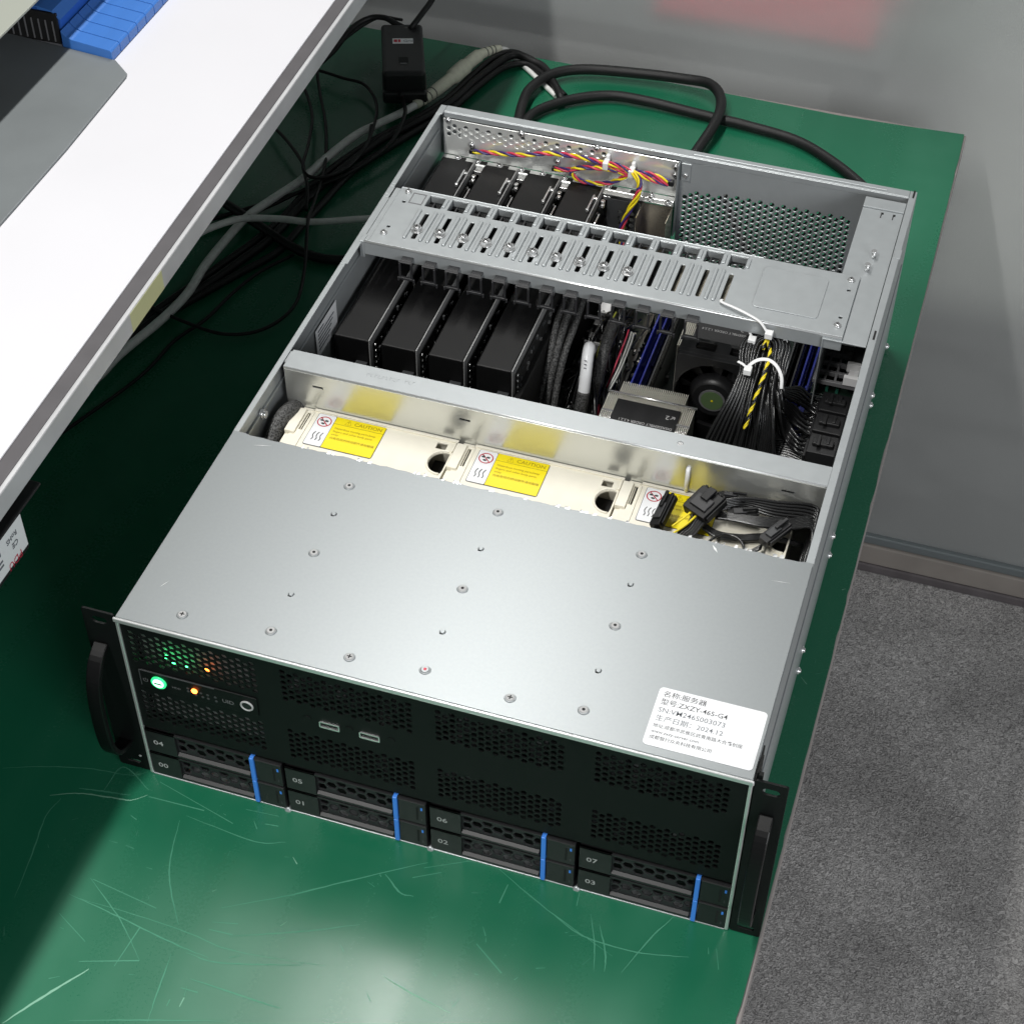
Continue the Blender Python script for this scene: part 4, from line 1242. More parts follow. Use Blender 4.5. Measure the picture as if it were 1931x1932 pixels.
obj('fan_rotor', b, BLACK, fan)
hub = MB().cyl((0.3085, 0.4357, 0.0785), (0, -1, 0), 0.0112, 0.0006, 36, 0).cyl((0.3085, 0.4351, 0.0785), (0, -1, 0), 0.0094, 0.0003, 36, 1).cyl((0.3085, 0.4348, 0.0785), (0, -1, 0), 0.0010, 0.0002, 10, 2)
obj('hub_sticker', hub, [MIDG, HUBG, YELLOW], fan)

# connectors and small leads between the slots and the memory
b = MB().box(0.188, 0.2005, 0.452, 0.478, 0.02, 0.075).box(0.186, 0.2005, 0.492, 0.500, 0.02, 0.070).box(0.184, 0.198, 0.515, 0.527, 0.02, 0.066)
obj('data_plug', b, BLACK, sv, bevel=0.0008)
obj('plug_collar', MB().box(0.1865, 0.2000, 0.4785, 0.4800, 0.060, 0.0765).box(0.1860, 0.1965, 0.5290, 0.5310, 0.05, 0.069), SILK, sv)
obj('white_plug', MB().box(0.1815, 0.1925, 0.540, 0.556, 0.02, 0.060).box(0.188, 0.1925, 0.530, 0.540, 0.03, 0.058), WHITEP, sv, bevel=0.0006)
mb = MB().tube(sgrow([(0.1990, 0.450, 0.092), (0.2000, 0.444, 0.100), (0.2015, 0.434, 0.098), (0.2030, 0.425, 0.088), (0.2035, 0.420, 0.078), (0.2035, 0.417, 0.070)], 6), 0.0050, 14)
ws = obj('white_wrap', mb, WHITE, sv, label='white printed wrap around the braided lead')
mb = MB()
for k in range(7):
    mb.box(0.2008+0.0003*k, 0.2028+0.0003*k, 0.4255-0.0012*k, 0.4262-0.0012*k, 0.1005-0.003*k, 0.1010-0.003*k)
obj('wrap_print', mb, GINK, ws)
mb = MB().tube(sgrow([(0.2035, 0.4185, 0.074), (0.2030, 0.414, 0.062), (0.2020, 0.412, 0.050), (0.2010, 0.405, 0.035), (0.2, 0.39, 0.018)], 6), 0.0056, 12)
obj('braided_lead', mb, BRAID, sv)
mb = MB()
for dx, r_ in ((0.0, 0.0034), (0.0085, 0.0030), (-0.0065, 0.0028)):
    mb.tube(sgrow([(0.1725+dx, 0.50, 0.118), (0.1735+dx, 0.478, 0.112), (0.1745+dx, 0.455, 0.108), (0.1745+dx*0.8, 0.435, 0.095), (0.173+dx*0.8, 0.42, 0.07), (0.172+dx, 0.40, 0.03)], 6), r_, 12)
obj('braided_sleeve', mb, BRAID, sv)
mb = MB().tube(sgrow([(0.206, 0.50, 0.085), (0.2075, 0.475, 0.088), (0.2085, 0.455, 0.080), (0.2080, 0.435, 0.060), (0.207, 0.425, 0.03)], 6), 0.0048, 12)
obj('braided_sleeve', mb, BRAID, sv)
for pth, mt in (([(0.2170, 0.512, 0.070), (0.2195, 0.490, 0.076), (0.2175, 0.470, 0.066), (0.214, 0.455, 0.050)], WR), ([(0.2200, 0.510, 0.070), (0.2225, 0.490, 0.075), (0.2205, 0.468, 0.064), (0.2155, 0.453, 0.050)], WW), ([(0.2225, 0.508, 0.070), (0.2245, 0.488, 0.073), (0.222, 0.466, 0.062), (0.217, 0.451, 0.050)], WW), ([(0.2030, 0.520, 0.080), (0.2025, 0.500, 0.082), (0.2015, 0.480, 0.080), (0.2020, 0.462, 0.074)], mat('olive_wire', (0.30, 0.32, 0.04), 0.4))):
    obj('fine_wire', MB().tube(sgrow(pth, 6), 0.0008, 6), mt, sv)
b = MB().box(0.2095, 0.2155, 0.437, 0.455, 0.02, 0.048).box(0.222, 0.228, 0.436, 0.444, 0.01, 0.045).box(0.2115, 0.2140, 0.432, 0.4365, 0.03, 0.047, 1).box(0.2235, 0.2252, 0.4325, 0.4358, 0.03, 0.043, 1)
obj('lead_plug', b, [GREYP, WR], sv, bevel=0.0004)
obj('grey_socket', MB().box(0.155, 0.181, 0.456, 0.4625, 0.0102, 0.0185).box(0.1775, 0.181, 0.4562, 0.4630, 0.0102, 0.0192, 1), [MIDG, WHITEP], mbd)
mb = MB()
rq = random.Random(77)
for k in range(130):
    x, y, z = rq.uniform(0.168, 0.232), rq.uniform(0.40, 0.55), rq.uniform(0.018, 0.034)
    a_, b_, c_ = rq.uniform(0.0006, 0.003), rq.uniform(0.0006, 0.004), rq.uniform(0.0005, 0.004)
    mb.box(x, x+a_, y, y+b_, z, z+c_, rq.choice((0, 0, 1, 1, 2, 3)))
obj('board_clutter', mb, [GREYP, MIDG, CHROME, PCB], mbd)['kind'] = 'stuff'
mb = MB()
for k in range(30):
    x0_, x1_ = rq.uniform(0.176, 0.226), rq.uniform(0.18, 0.232)
    y0_ = rq.uniform(0.40, 0.47)
    mb.tube(sgrow([(x0_, y0_, rq.uniform(0.02, 0.05)), (x0_*0.7+x1_*0.3, y0_+0.025, rq.uniform(0.045, 0.075)), (x0_*0.3+x1_*0.7, y0_+0.06, rq.uniform(0.05, 0.08)), (x1_, y0_+0.11, rq.uniform(0.03, 0.06))], 6), rq.choice((0.0008, 0.0012, 0.0016)), 6)
obj('loose_leads', mb, CABLE, sv)
obj('side_card', MB().box(0.1600, 0.1660, 0.352, 0.62, 0.012, 0.105), DARK, sv, bevel=0.001)

# ------------------------------------------------------------------ power supply sockets and plugs on the right
b = MB()
holes = [rect(0.3885+0.0082*i, 0.3885+0.0082*i+0.0064, 0.4425+0.0118*j, 0.4425+0.0118*j+0.0088) for i in range(3) for j in range(4)]
b.plate(rect(0.3865, 0.4235, 0.4395, 0.4905), holes, 0.0040, XY(0.1165), 2)
b.box(0.3865, 0.4235, 0.4395, 0.4905, 0.104, 0.1060, 1)
psu = obj('socket_grid', b, [GREYP, PCB, MIDG], sv, bevel=0.0003, seg=1)
b = MB()
for i in range(3):
    for j in range(4):
        x, y = 0.3885+0.0082*i, 0.4425+0.0118*j
        b.box(x+0.0008, x+0.0030, y+0.0015, y+0.0075, 0.1061, 0.110+0.002*((i+j) % 2), 0 if (i*j) % 3 else 1)
obj('socket_pins', b, [GREYP, mat('board_teal', (0.02, 0.12, 0.08), 0.4)], psu)
obj('supply_rim', MB().box(0.3865, 0.4238, 0.4910, 0.4940, 0.1000, 0.1225).box(0.3865, 0.4238, 0.4870, 0.4909, 0.1210, 0.1225), SHINY, psu, bevel=0.0006)
obj('supply_block', MB().box(0.4125, 0.4235, 0.4600, 0.4860, 0.1206, 0.1265), GREYP, psu, bevel=0.0006)
obj('supply_clamp', MB().box(0.4105, 0.4235, 0.4560, 0.4598, 0.1206, 0.1290).box(0.4130, 0.4210, 0.4430, 0.4559, 0.1206, 0.1235).box(0.4105, 0.4235, 0.4388, 0.4425, 0.1206, 0.1290), WHITEP, psu, bevel=0.0005)
for j in range(3):
    y = 0.4300-0.0255*j
    b = MB().box(0.3968, 0.4195, y-0.0110, y+0.0115, 0.055, 0.1080)
    b.box(0.4000, 0.4165, y-0.0035, y+0.0035, 0.1081, 0.1110).box(0.4030, 0.4062, y-0.0060, y+0.0060, 0.1111, 0.1126).box(0.4100, 0.4132, y-0.0020, y+0.0070, 0.1081, 0.1118)
    b.box(0.3945, 0.3967, y-0.0100, y+0.0105, 0.062, 0.102)
    obj('power_plug', b, BLACK if j else BLACK, sv, bevel=0.0007)

# black wire bundle tied in a hairpin, fanning out to the plugs
rw = random.Random(31)
mb = MB()
WN = 0
for lay in range(3):
    for k in range(7):
        r_ = 0.0026+0.0024*k-0.0008*lay+rw.uniform(-.0004, .0004)
        dz = -0.0034*lay-0.0016*(k-3)**2/9+rw.uniform(-.0006, .0006)
        j = lay
        yc = 0.4300-0.0255*j
        u = 1-2*k/6.0
        mb.tube(sgrow([(0.3955, yc+0.0088*u, 0.100), (0.3880, yc+0.0070*u, 0.103-0.003*(k % 2)), (0.3785, yc*0.60+0.1615+0.0052*u, 0.118-0.007*j+0.003*u), (0.3660+0.3*r_, 0.3985-0.005*j+0.0035*u, 0.138+dz-0.002*j), (0.3565+0.62*r_, 0.404-0.002*j, 0.149+dz), (0.3510+0.90*r_, 0.4140, 0.154+dz),
                (0.3490+0.97*r_, 0.4235+0.35*r_, 0.157+dz), (0.3480+0.5*r_, 0.4245+1.05*r_, 0.158+dz), (0.3470-0.4*r_, 0.4245+1.05*r_, 0.158+dz), (0.3455-0.92*r_, 0.4225+0.30*r_, 0.156+dz),
                (0.3455-0.90*r_, 0.4110, 0.154+dz), (0.3465-0.75*r_, 0.3985, 0.149+dz), (0.3470-0.95*r_, 0.3840, 0.137+dz), (0.3450-1.35*r_-0.001*lay, 0.3660, 0.112+dz), (0.3410-1.8*r_, 0.3480, 0.075), (0.336-2*r_, 0.334, 0.03)], 6), 0.00138, 8)
for k in range(9):
    u = (k-4)/4
    mb.tube(sgrow([(0.3510+0.004*u, 0.412, 0.143), (0.3530+0.005*u, 0.396, 0.138), (0.3560+0.006*u, 0.382, 0.126), (0.3650+0.005*u, 0.368+0.003*u, 0.102), (0.378+0.004*u, 0.358+0.004*u, 0.078), (0.392, 0.350+0.005*u, 0.05)], 6), 0.0015, 8)
for k in range(16):
    a_, c_ = rw.uniform(-0.011, 0.011), rw.uniform(-0.004, 0.003)
    q_ = rw.uniform(-0.006, 0.006)
    if k % 2:
        mb.tube(sgrow([(0.350+a_, 0.421, 0.153+c_), (0.3505+a_, 0.402, 0.149+c_), (0.3500+a_*1.2, 0.385, 0.138+c_), (0.350+a_*1.6+q_, 0.366, 0.113+c_), (0.349+a_*2.2+2*q_, 0.348, 0.07), (0.348+a_*2.5+3*q_, 0.335, 0.03)], 6), 0.00125, 7)
    else:
        yc = 0.4300-0.0255*(k//2 % 3)+q_
        mb.tube(sgrow([(0.3955, yc, 0.094), (0.386, yc-0.006, 0.092+c_), (0.374, yc-0.016, 0.100+c_), (0.3640, 0.393+c_, 0.124+c_), (0.3580+0.3*a_, 0.402, 0.142+c_), (0.354+a_*.6, 0.420, 0.150+c_)], 6), 0.00125, 7)
for k in range(4):
    mb.tube(sgrow([(0.3455+0.0032*k, 0.405, 0.140), (0.3460+0.0032*k, 0.385, 0.128), (0.3465+0.0034*k, 0.365, 0.100), (0.347+0.0036*k, 0.350, 0.06)], 6), 0.0015, 8)
for k in range(7):
    mb.tube(sgrow([(0.350, 0.3600+0.0022*k, 0.078), (0.362, 0.3690+0.0028*k, 0.088), (0.380, 0.3720+0.0028*k, 0.094), (0.402, 0.3660+0.0022*k, 0.092), (0.4215, 0.352+0.0014*k, 0.080)], 6), 0.0016, 8)
wb_ = obj('wire_bundle', mb, CABLE, sv)
mb = MB()
twisted(mb, [(0.3462, 0.420, 0.1560), (0.3475, 0.4270, 0.1590), (0.3500, 0.4235, 0.1585), (0.3530, 0.4140, 0.1575), (0.3535, 0.4050, 0.1565), (0.3535, 0.3960, 0.1535), (0.3525, 0.387, 0.1490), (0.3510, 0.378, 0.1420), (0.3495, 0.370, 0.1330), (0.348, 0.362, 0.122)], 0.0007, 0.013, (0, 0, 1, 1), 0.0009)
obj('yellow_black_pair', mb, [WY, CABLE], sv)
def tie(path, tail, head, w):
    b = MB()
    b.tube(sgrow(path, 6), w, 8, 0, flat=0.35)
    b.tube(sgrow(tail, 6), w*0.85, 8, 0, flat=0.45)
    h = Vector(head)
    b.box(h.x-0.0030, h.x+0.0030, h.y-0.0032, h.y+0.0032, h.z-0.0025, h.z+0.0025)
    return b
obj('cable_tie', tie([(0.3345, 0.428, 0.142), (0.3370, 0.4345, 0.1545), (0.3430, 0.4405, 0.1620), (0.3480, 0.4420, 0.1640), (0.3540, 0.4400, 0.1625), (0.3620, 0.4330, 0.1560), (0.3655, 0.4240, 0.146), (0.3655, 0.4150, 0.136)], [(0.3475, 0.4270, 0.1665), (0.3400, 0.4300, 0.1735), (0.3300, 0.4342, 0.1750), (0.3180, 0.4390, 0.1752), (0.3060, 0.4438, 0.1745), (0.3052, 0.4475, 0.1742)], (0.3485, 0.4265, 0.1660), 0.0017), WHITEP, sv, bevel=0.0006)
obj('cable_tie', tie([(0.3345, 0.3900, 0.138), (0.3375, 0.3980, 0.1490), (0.3435, 0.4035, 0.1560), (0.3520, 0.4060, 0.1580), (0.3600, 0.4040, 0.1560), (0.3660, 0.3990, 0.150), (0.3680, 0.3940, 0.142)], [(0.3390, 0.3960, 0.1540), (0.3350, 0.3990, 0.1545), (0.3305, 0.4010, 0.1545)], (0.3400, 0.3945, 0.1530), 0.0016), WHITEP, sv, bevel=0.0006)
obj('cable_tie', tie([(0.3330, 0.4290, 0.1500), (0.3350, 0.4260, 0.1560), (0.3385, 0.4280, 0.1575)], [(0.3365, 0.4270, 0.1570), (0.3300, 0.4370, 0.1590), (0.3205, 0.4480, 0.1560)], (0.3360, 0.4262, 0.1570), 0.0015), WHITEP, sv, bevel=0.0006)

# ------------------------------------------------------------------ loose plugs lying over the right fan
PLUGB = mat('plug_black', (0.0055, 0.0055, 0.006), 0.45, spec=0.3)
def plug(name, M, sx, sy, sz, m_, cells, parent=sv):
    b = MB().box(-sx/2, sx/2, -sy/2, sy/2, -sz/2, sz/2, 0, M)
    b.box(-sx*0.36, sx*0.36, -sy*0.30, sy*0.18, sz/2, sz/2+0.0016, 1, M)
    b.box(-sx*0.16, sx*0.16, sy*0.02, sy*0.52, sz/2+0.0017, sz/2+0.0036, 0, M)
    b.box(-sx/2-0.0016, -sx/2, -sy*0.4, sy*0.5, -sz*0.3, sz*0.3, 0, M).box(sx/2, sx/2+0.0016, -sy*0.4, sy*0.5, -sz*0.3, sz*0.3, 0, M)
    for i in range(cells):
        x = -sx/2+sx*(i+0.5)/cells
        for zz in (-sz*0.24, sz*0.24):
            b.box(x-sx*0.32/cells, x+sx*0.32/cells, sy/2, sy/2+0.0018, zz-sz*0.16, zz+sz*0.16, 0, M)
    return obj(name, b, [m_, RETM if m_ is PLUGB else GREYP], parent, bevel=0.0005)
MP = TM((0.3425, 0.2415, 0.1515), (0.86, -0.50, 0.05), (0.48, 0.84, 0.28))
plug('loose_plug', MP, 0.0205, 0.0225, 0.0090, PLUGB, 6)
plug('loose_plug', TM((0.3155, 0.2285, 0.1480), (0.93, -0.05, 0.36), (0.12, 0.97, 0.18)), 0.0075, 0.0290, 0.0080, PLUGB, 2)
plug('flat_plug', TM((0.3835, 0.2370, 0.1450), (0.77, -0.62, 0.05), (0.42, 0.62, 0.10)) if False else TM((0.3960, 0.2350, 0.1455), (0.86, -0.50, 0.0), (0.50, 0.86, 0.05)), 0.0080, 0.0250, 0.0065, RETM, 2)
plug('flat_plug', TM((0.3690, 0.2495, 0.1430), (0.30, -0.95, 0.0), (0.95, 0.30, 0.05)), 0.0075, 0.0210, 0.0055, PLUGB, 2)
plug('flat_plug', TM((0.3590, 0.2585, 0.1490), (0.12, -0.99, 0.0), (0.99, 0.12, 0.0)), 0.0050, 0.0200, 0.0040, PLUGB, 2)
mb = MB()
for k in range(6):
    mb.tube(sgrow([(0.352, 0.2505-0.0006*k, 0.1500-0.0012*k), (0.368, 0.2575-0.0004*k, 0.1515-0.0014*k), (0.392, 0.2615-0.0016*k, 0.1510-0.0014*k), (0.4185, 0.2665-0.0020*k, 0.1500-0.0014*k), (0.4215, 0.258-0.002*k, 0.140), (0.4215, 0.245, 0.11)], 6), 0.0013, 7)
for k in range(7):
    mb.tube(sgrow([(0.350+0.0003*k, 0.2450-0.0010*k, 0.1440), (0.366, 0.2455-0.0010*k, 0.1450), (0.386, 0.2475-0.0014*k, 0.1460), (0.405, 0.2530-0.0016*k, 0.1455), (0.4195, 0.2620-0.0020*k, 0.1440), (0.4220, 0.250-0.002*k, 0.132), (0.421, 0.23-0.002*k, 0.10)], 6), 0.00135, 7)
for k in range(6):
    mb.tube(sgrow([(0.3368+0.0018*k, 0.2340-0.0012*k, 0.1490), (0.3345+0.0016*k, 0.224-0.001*k, 0.1455), (0.3285+0.0020*k, 0.213, 0.1430), (0.322+0.002*k, 0.198, 0.139)], 6), 0.0010, 6, 0 if k != 1 else 0)
for k in range(4):
    mb.tube(sgrow([(0.3133+0.0012*k, 0.214, 0.1455), (0.3130+0.0014*k, 0.205, 0.142), (0.315+0.002*k, 0.19, 0.138)], 6), 0.0010, 6)
for k in range(5):
    mb.tube(sgrow([(0.3895, 0.2235-0.0009*k, 0.1430), (0.381, 0.2165-0.001*k, 0.1410), (0.370, 0.2145-0.001*k, 0.1400), (0.352, 0.215-0.002*k, 0.1395), (0.34, 0.205-0.002*k, 0.138)], 6), 0.0010, 6)
for k in range(5):
    mb.tube(sgrow([(0.344, 0.2305+0.001*k, 0.1405), (0.356, 0.2245+0.0012*k, 0.1400), (0.372, 0.2265+0.0012*k, 0.1395), (0.392, 0.234+0.0012*k, 0.1390), (0.416, 0.247, 0.128)], 6), 0.0013, 6)
mb.tube(sgrow([(0.348, 0.200, 0.138), (0.3525, 0.2150, 0.1425), (0.3600, 0.2245, 0.1435), (0.3690, 0.2255, 0.1435), (0.3765, 0.2200, 0.1430), (0.3785, 0.2120, 0.141), (0.375, 0.200, 0.138)], 8), 0.0011, 8)
for k in range(6):
    mb.tube(sgrow([(0.4215-0.0016*(k % 2), 0.262, 0.13), (0.4212-0.0016*(k % 3), 0.240, 0.1360-0.004*k), (0.4205-0.0014*(k % 3), 0.215, 0.1330-0.005*k), (0.4200, 0.185, 0.128-0.005*k)], 6), 0.0016, 7)
obj('loose_wires', mb, CABLE, sv)
mb = MB()
for pth in ([(0.3400, 0.2330, 0.1500), (0.334, 0.222, 0.1475), (0.3262, 0.2125, 0.1448)], [(0.3352, 0.2345, 0.1500), (0.3305, 0.2270, 0.1480), (0.3245, 0.2195, 0.1455)]):
    mb.tube(sgrow(pth, 6), 0.0009, 6)
obj('yellow_wire', mb, WY, sv)

# ------------------------------------------------------------------ front panel
mb = MB()
zs = [0.0560, 0.1240, 0.1690]
VX = [(0.0065, 0.0985), (0.1155, 0.2075), (0.2230, 0.3145), (0.3300, 0.4215)]
cols = [0.0026, 0.1070, 0.2150, 0.3220, 0.4274]
for c in range(4):
    for r_ in range(2):
        a, b_ = VX[c]
        if r_ == 0:
            hf = hexfield(a, b_, 0.0650, 0.0990, 0.0056, 0.00225)
        else:
            hf = hexfield(a, b_, 0.1275, 0.1600, 0.0056, 0.00225)
        mb.plate(rect(cols[c], cols[c+1], zs[r_], zs[r_+1]), hf, 0.0012, XZ(0.0))
fp = obj('front_panel', mb, PANEL, sv)
# steel edges framing the front
obj('front_edge', MB().box(0.0, 0.0024, -0.0012, 0.0016, 0.0006, H-0.0037), EDGE, sv, bevel=0.0006)
obj('front_edge', MB().box(W-0.0024, W, -0.0012, 0.0016, 0.0006, H-0.0037), EDGE, sv, bevel=0.0006)
mb = MB().box(0.0025, W-0.0025, -0.0012, 0.0010, 0.0002, 0.0013)
for x in (0.108, 0.216, 0.323):
    mb.cyl((x, -0.0012, 0.0005), (0, -1, 0.35), 0.0028, 0.0012, 14, 0, 0.0018)
obj('front_edge', mb, STEEL, sv, bevel=0.0003)
obj('front_edge', MB().box(0.0025, W-0.0025, 0.0002, 0.0014, 0.1692, H-0.0036), PANEL, sv)
# control strip
mb = MB()
mb.prism(rect(0.0100, 0.0965, 0.1035, 0.1222, 0.0015, 3), XZ(-0.0012), 0.0011)
cs = obj('control_strip', mb, PANEL, fp, bevel=0.0004)
mb = MB().box(0.0102, 0.066, -0.0017, -0.0012, 0.1216, 0.1222).box(0.0100, 0.0106, -0.0017, -0.0012, 0.106, 0.1215)
obj('strip_rim', mb, GREYP, cs)
b = MB().cyl((0.0240, -0.0012, 0.1130), (0, -1, 0), 0.0056, 0.0012, 28, 0).cyl((0.0240, -0.0024, 0.1130), (0, -1, 0), 0.0040, 0.0005, 24, 1).box(0.0212, 0.0268, -0.0032, -0.0029, 0.1124, 0.1136, 2)
obj('power_button', b, [LEDB, LEDW, HUBG], cs, label='round green lit power button')
b = MB().cyl((0.0504, -0.0012, 0.1138), (0, -1, 0), 0.0021, 0.0008, 14)
obj('alarm_led', b, LEDO, cs, label='small glowing orange warning light')
mb = MB()
for k, (x, z) in enumerate(((0.0455, 0.1145), (0.0455, 0.1115), (0.0550, 0.1130), (0.0600, 0.1128), (0.0655, 0.1125), (0.0510, 0.1095), (0.0560, 0.1092), (0.0600, 0.1090), (0.0658, 0.1085))):
    mb.prism(circ(x, z, 0.0011, 6), XZ(-0.0014), 0.0002)
obj('status_marks', mb, GREYP, cs)
FT = lambda x, z: TM((x, -0.0015, z), (1, 0, 0), (0, 0, 1))
mb = MB()
mb.text('UID', 0.0052, FT(0.0705, 0.1098), 0, 0.01)
mb.text('⏻', 0.0048, FT(0.0118, 0.1105), 1, 0.0)
mb.text('HDD', 0.0030, FT(0.0335, 0.1108), 1, 0.0)
obj('strip_print', mb, [MIDG, MIDG], cs)
ring = [(0.0888+0.0042*math.cos(a*math.pi/16), -0.0017, 0.1128+0.0042*math.sin(a*math.pi/16)) for a in range(32)]
obj('ring_button', MB().tube(ring, 0.00075, 7, 0, True).cyl((0.0888, -0.0013, 0.1128), (0, -1, 0), 0.0030, 0.0008, 20, 1), [SILK, BLACK], cs)
# usb sockets
for x in (0.1405, 0.1690):
    b = MB().plate(rect(x, x+0.0145, 0.1090, 0.1152, 0.001, 3), [rect(x+0.0009, x+0.0136, 0.1101, 0.1143)], 0.0030, XZ(-0.0006), 0)
    b.box(x+0.0010, x+0.0135, 0.0004, 0.0100, 0.1101, 0.1112, 0).box(x+0.0009, x+0.0136, 0.0020, 0.0023, 0.1100, 0.1144, 1)
    obj('usb_port', b, [CHROME, DARK], fp)
for x in (0.132, 0.162, 0.1915):
    obj('panel_rivet', MB().cyl((x, 0.0, 0.1145), (0, -1, 0), 0.0028, 0.0005, 16), PANEL, fp, bevel=0.0002)
# lit board behind the upper left vent
ib = obj('control_board', MB().box(0.006, 0.104, 0.0125, 0.0135, 0.060, 0.166), PCBG, sv)
for x, z, m_ in ((0.0310, 0.1265, LEDG), (0.0400, 0.1262, LEDG), (0.0255, 0.1300, LEDG), (0.0555, 0.1265, LEDO)):
    obj('board_led', MB().box(x, x+0.003, 0.0070, 0.0085, z, z+0.002), m_, ib)
obj('drive_cage', MB().box(0.006, 0.424, 0.030, 0.0312, 0.056, 0.166), DARK, sv)

mb = MB()
rv = random.Random(8)
for k in range(150):
    x, z = rv.uniform(0.112, 0.420), rv.uniform(0.062, 0.160)
    if rv.random() < 0.5: z = rv.uniform(0.125, 0.160)
    mb.box(x, x+rv.uniform(0.002, 0.012), rv.uniform(0.006, 0.012), 0.028, z, z+rv.uniform(0.001, 0.006), rv.choice((0, 0, 0, 1)))
obj('inner_hardware', mb, [GREYP, MIDG], sv)['kind'] = 'stuff'

# drive trays
LX = [(0.0032, 0.1065), (0.1098, 0.2143), (0.2167, 0.3210), (0.3236, 0.4270)]
trays = {}
def tray_mesh():
    b = MB()
    w, h = 0.1040, 0.0252
    b.box(0.0, 0.0225, -0.0008, 0.012, 0.0006, h)
    b.box(0.0, w, -0.0008, 0.0012, h-0.0018, h)
    b.box(0.0225, 0.0790, -0.0008, 0.0012, 0.0006, 0.0022)
    b.add([(0.0228, -0.0010, 0.0030), (0.0785, -0.0010, 0.0030), (0.0785, 0.0014, 0.0046), (0.0228, 0.0014, 0.0046), (0.0228, -0.0010, 0.0022), (0.0785, -0.0010, 0.0022), (0.0785, 0.0014, 0.0022), (0.0228, 0.0014, 0.0022)],
          [(0, 1, 2, 3), (4, 5, 1, 0), (1, 5, 6, 2), (0, 3, 7, 4), (4, 7, 6, 5), (3, 2, 6, 7)], 1)
    b.box(0.0842, w-0.0002, -0.0012, 0.012, 0.0006, h-0.0019)
    b.box(0.0, w, 0.012, 0.10, 0.0006, h-0.0006, 2)
    b.box(0.0970, 0.0985, -0.0015, -0.0013, 0.0050, 0.0190, 2)
    b.box(0.0842, w-0.0002, -0.0020, -0.0009, h-0.0012, h-0.0002, 1)
    return b.mesh('drive_tray', [BLACK, mat('tray_lip', (0.022, 0.022, 0.023), 0.45), DARK])
TRM = tray_mesh()

gm_ = MB()
hx_ = []
i = 0
x = 0.0260
while x < 0.0780:
    z = 0.0095 if i % 2 == 0 else 0.0138
    while z < 0.0220:
        hx_.append(circ(x, z, 0.0040, 6))
        z += 0.0086
    x += 0.0074
    i += 1
hx_ = [[(min(max(px, 0.0228), 0.0786), min(max(pz, 0.0052), 0.0230)) for px, pz in hh] for hh in hx_]
def dedupe(hh):
    o_ = []
    for p in hh:
        if not o_ or (abs(p[0]-o_[-1][0])+abs(p[1]-o_[-1][1])) > 1e-5: o_.append(p)
    if (abs(o_[0][0]-o_[-1][0])+abs(o_[0][1]-o_[-1][1])) < 1e-5: o_.pop()
    return o_
hx_ = [dedupe(hh) for hh in hx_]
gm_.plate(rect(0.0226, 0.0788, 0.0047, 0.0233), [hh for hh in hx_ if len(hh) > 2], 0.0012, XZ(0.0016))
GRM = gm_.mesh('tray_grille', RETM)
bs = MB().box(0.0802, 0.0834, -0.0024, 0.0030, 0.0002, 0.0255)
BSM = bs.mesh('latch_stripe', BLUEP)
bl = MB().box(0.1004, 0.1018, -0.0015, -0.0013, 0.0170, 0.0200, 0).box(0.1006, 0.1014, -0.0015, -0.0013, 0.0050, 0.0080, 1)
BLM = bl.mesh('tray_marks', [BLUEP, GREYP])
for c in range(4):
    for r_ in range(2):
        t_ = obj('drive_tray', TRM, None, sv, bevel=0.0004, seg=1, loc=(LX[c][0], 0, 0.0014 if r_ == 0 else 0.0276))
        num = '%02d' % (c+4*r_)
        t_['label'] = 'black drive tray numbered %s with blue latch stripe' % num
        obj('tray_grille', GRM, None, t_)
        obj('latch_stripe', BSM, None, t_, bevel=0.0006)
        obj('tray_marks', BLM, None, t_)
        obj('tray_number', MB().text(num, 0.0068, TM((0.0050, -0.0010, 0.0100), (1, 0, 0), (0, 0, 1)), 0, 0.012, squash=1.15), SILK, t_)

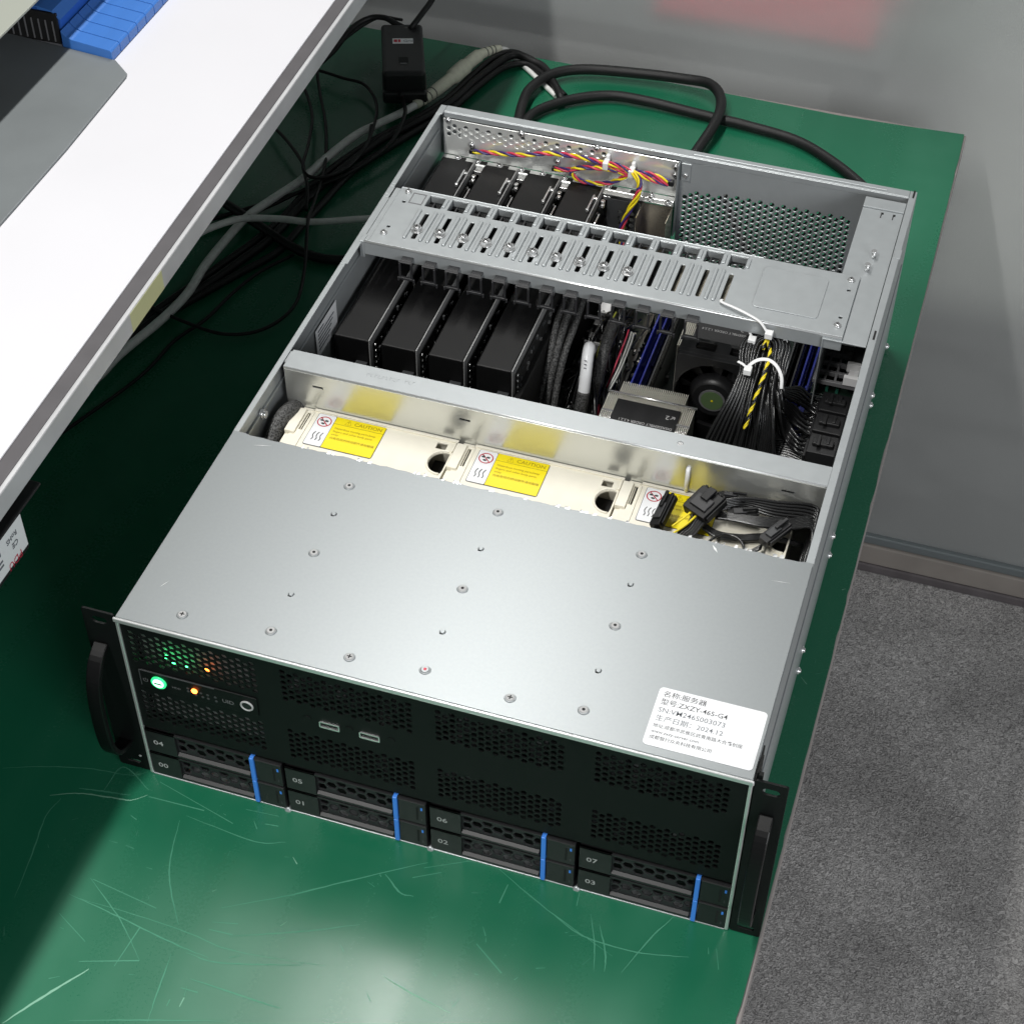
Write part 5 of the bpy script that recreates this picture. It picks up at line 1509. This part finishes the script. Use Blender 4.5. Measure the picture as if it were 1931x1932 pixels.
# rack ears and handles
def ear(x0, x1, sgn):
    b = MB()
    cx = (x0+x1)/2
    b.plate(rect(x0, x1, 0.0010, 0.1720, 0.0015, 3), [rect(cx-0.0052, cx+0.0058, 0.1600, 0.1662, 0.003, 5), rect(cx-0.0052, cx+0.0058, 0.0065, 0.0105, 0.0019, 5)], 0.0016, XZ(-0.0002))
    xi = x1 if sgn < 0 else x0
    b.box(min(xi, xi-sgn*0.0012), max(xi, xi-sgn*0.0012), 0.0015, 0.030, 0.0010, 0.1690)
    return obj('rack_ear', b, PANEL, sv, bevel=0.0004)
eL = ear(-0.0245, -0.0008, -1)
eR = ear(W+0.0010, W+0.0218, 1)
obj('ear_hook', MB().box(W+0.0012, W+0.0024, 0.0030, 0.0170, 0.1500, 0.1760).box(W+0.0024, W+0.0050, 0.0016, 0.0046, 0.164, 0.1755), PANEL, eR)
for e_, cx, w in ((eL, -0.0148, 0.0052), (eR, W+0.0115, 0.0046)):
    pr = [(-0.0002, 0.1390), (-0.0110, 0.1320), (-0.0185, 0.1190), (-0.0220, 0.1040), (-0.0232, 0.0860), (-0.0232, 0.0660), (-0.0210, 0.0490), (-0.0140, 0.0370), (-0.0002, 0.0310)]
    pr = [(p.x, p.y) for p in sgrow([(a, b_, 0) for a, b_ in pr], 4)]
    b = MB()
    L = len(pr)
    vs, fs = [], []
    for k, (yy, zz) in enumerate(pr):
        a0 = Vector(pr[max(k-1, 0)]); a1 = Vector(pr[min(k+1, L-1)])
        d = (a1-a0).normalized()
        nrm = Vector((d.y, -d.x))
        q = Vector((yy, zz))
        i_, o_ = q+nrm*(-0.0022), q+nrm*0.0022
        vs += [(cx-w, i_.x, i_.y), (cx+w, i_.x, i_.y), (cx+w, o_.x, o_.y), (cx-w, o_.x, o_.y)]
    for k in range(L-1):
        for s_ in range(4):
            s2 = (s_+1) % 4
            fs.append((4*k+s_, 4*k+s2, 4*k+4+s2, 4*k+4+s_))
    fs += [(0, 1, 2, 3), (4*L-4, 4*L-3, 4*L-2, 4*L-1)]
    b.add(vs, fs)
    me = obj('ear_handle', b, mat('satin_black_handle', (0.004, 0.004, 0.0043), 0.36, spec=0.28), e_, bevel=0.0008)
obj('ear_screw', MB().cyl((-0.0060, -0.0003, 0.0170), (0, -1, 0), 0.0011, 0.0004, 10), SILK, eL)
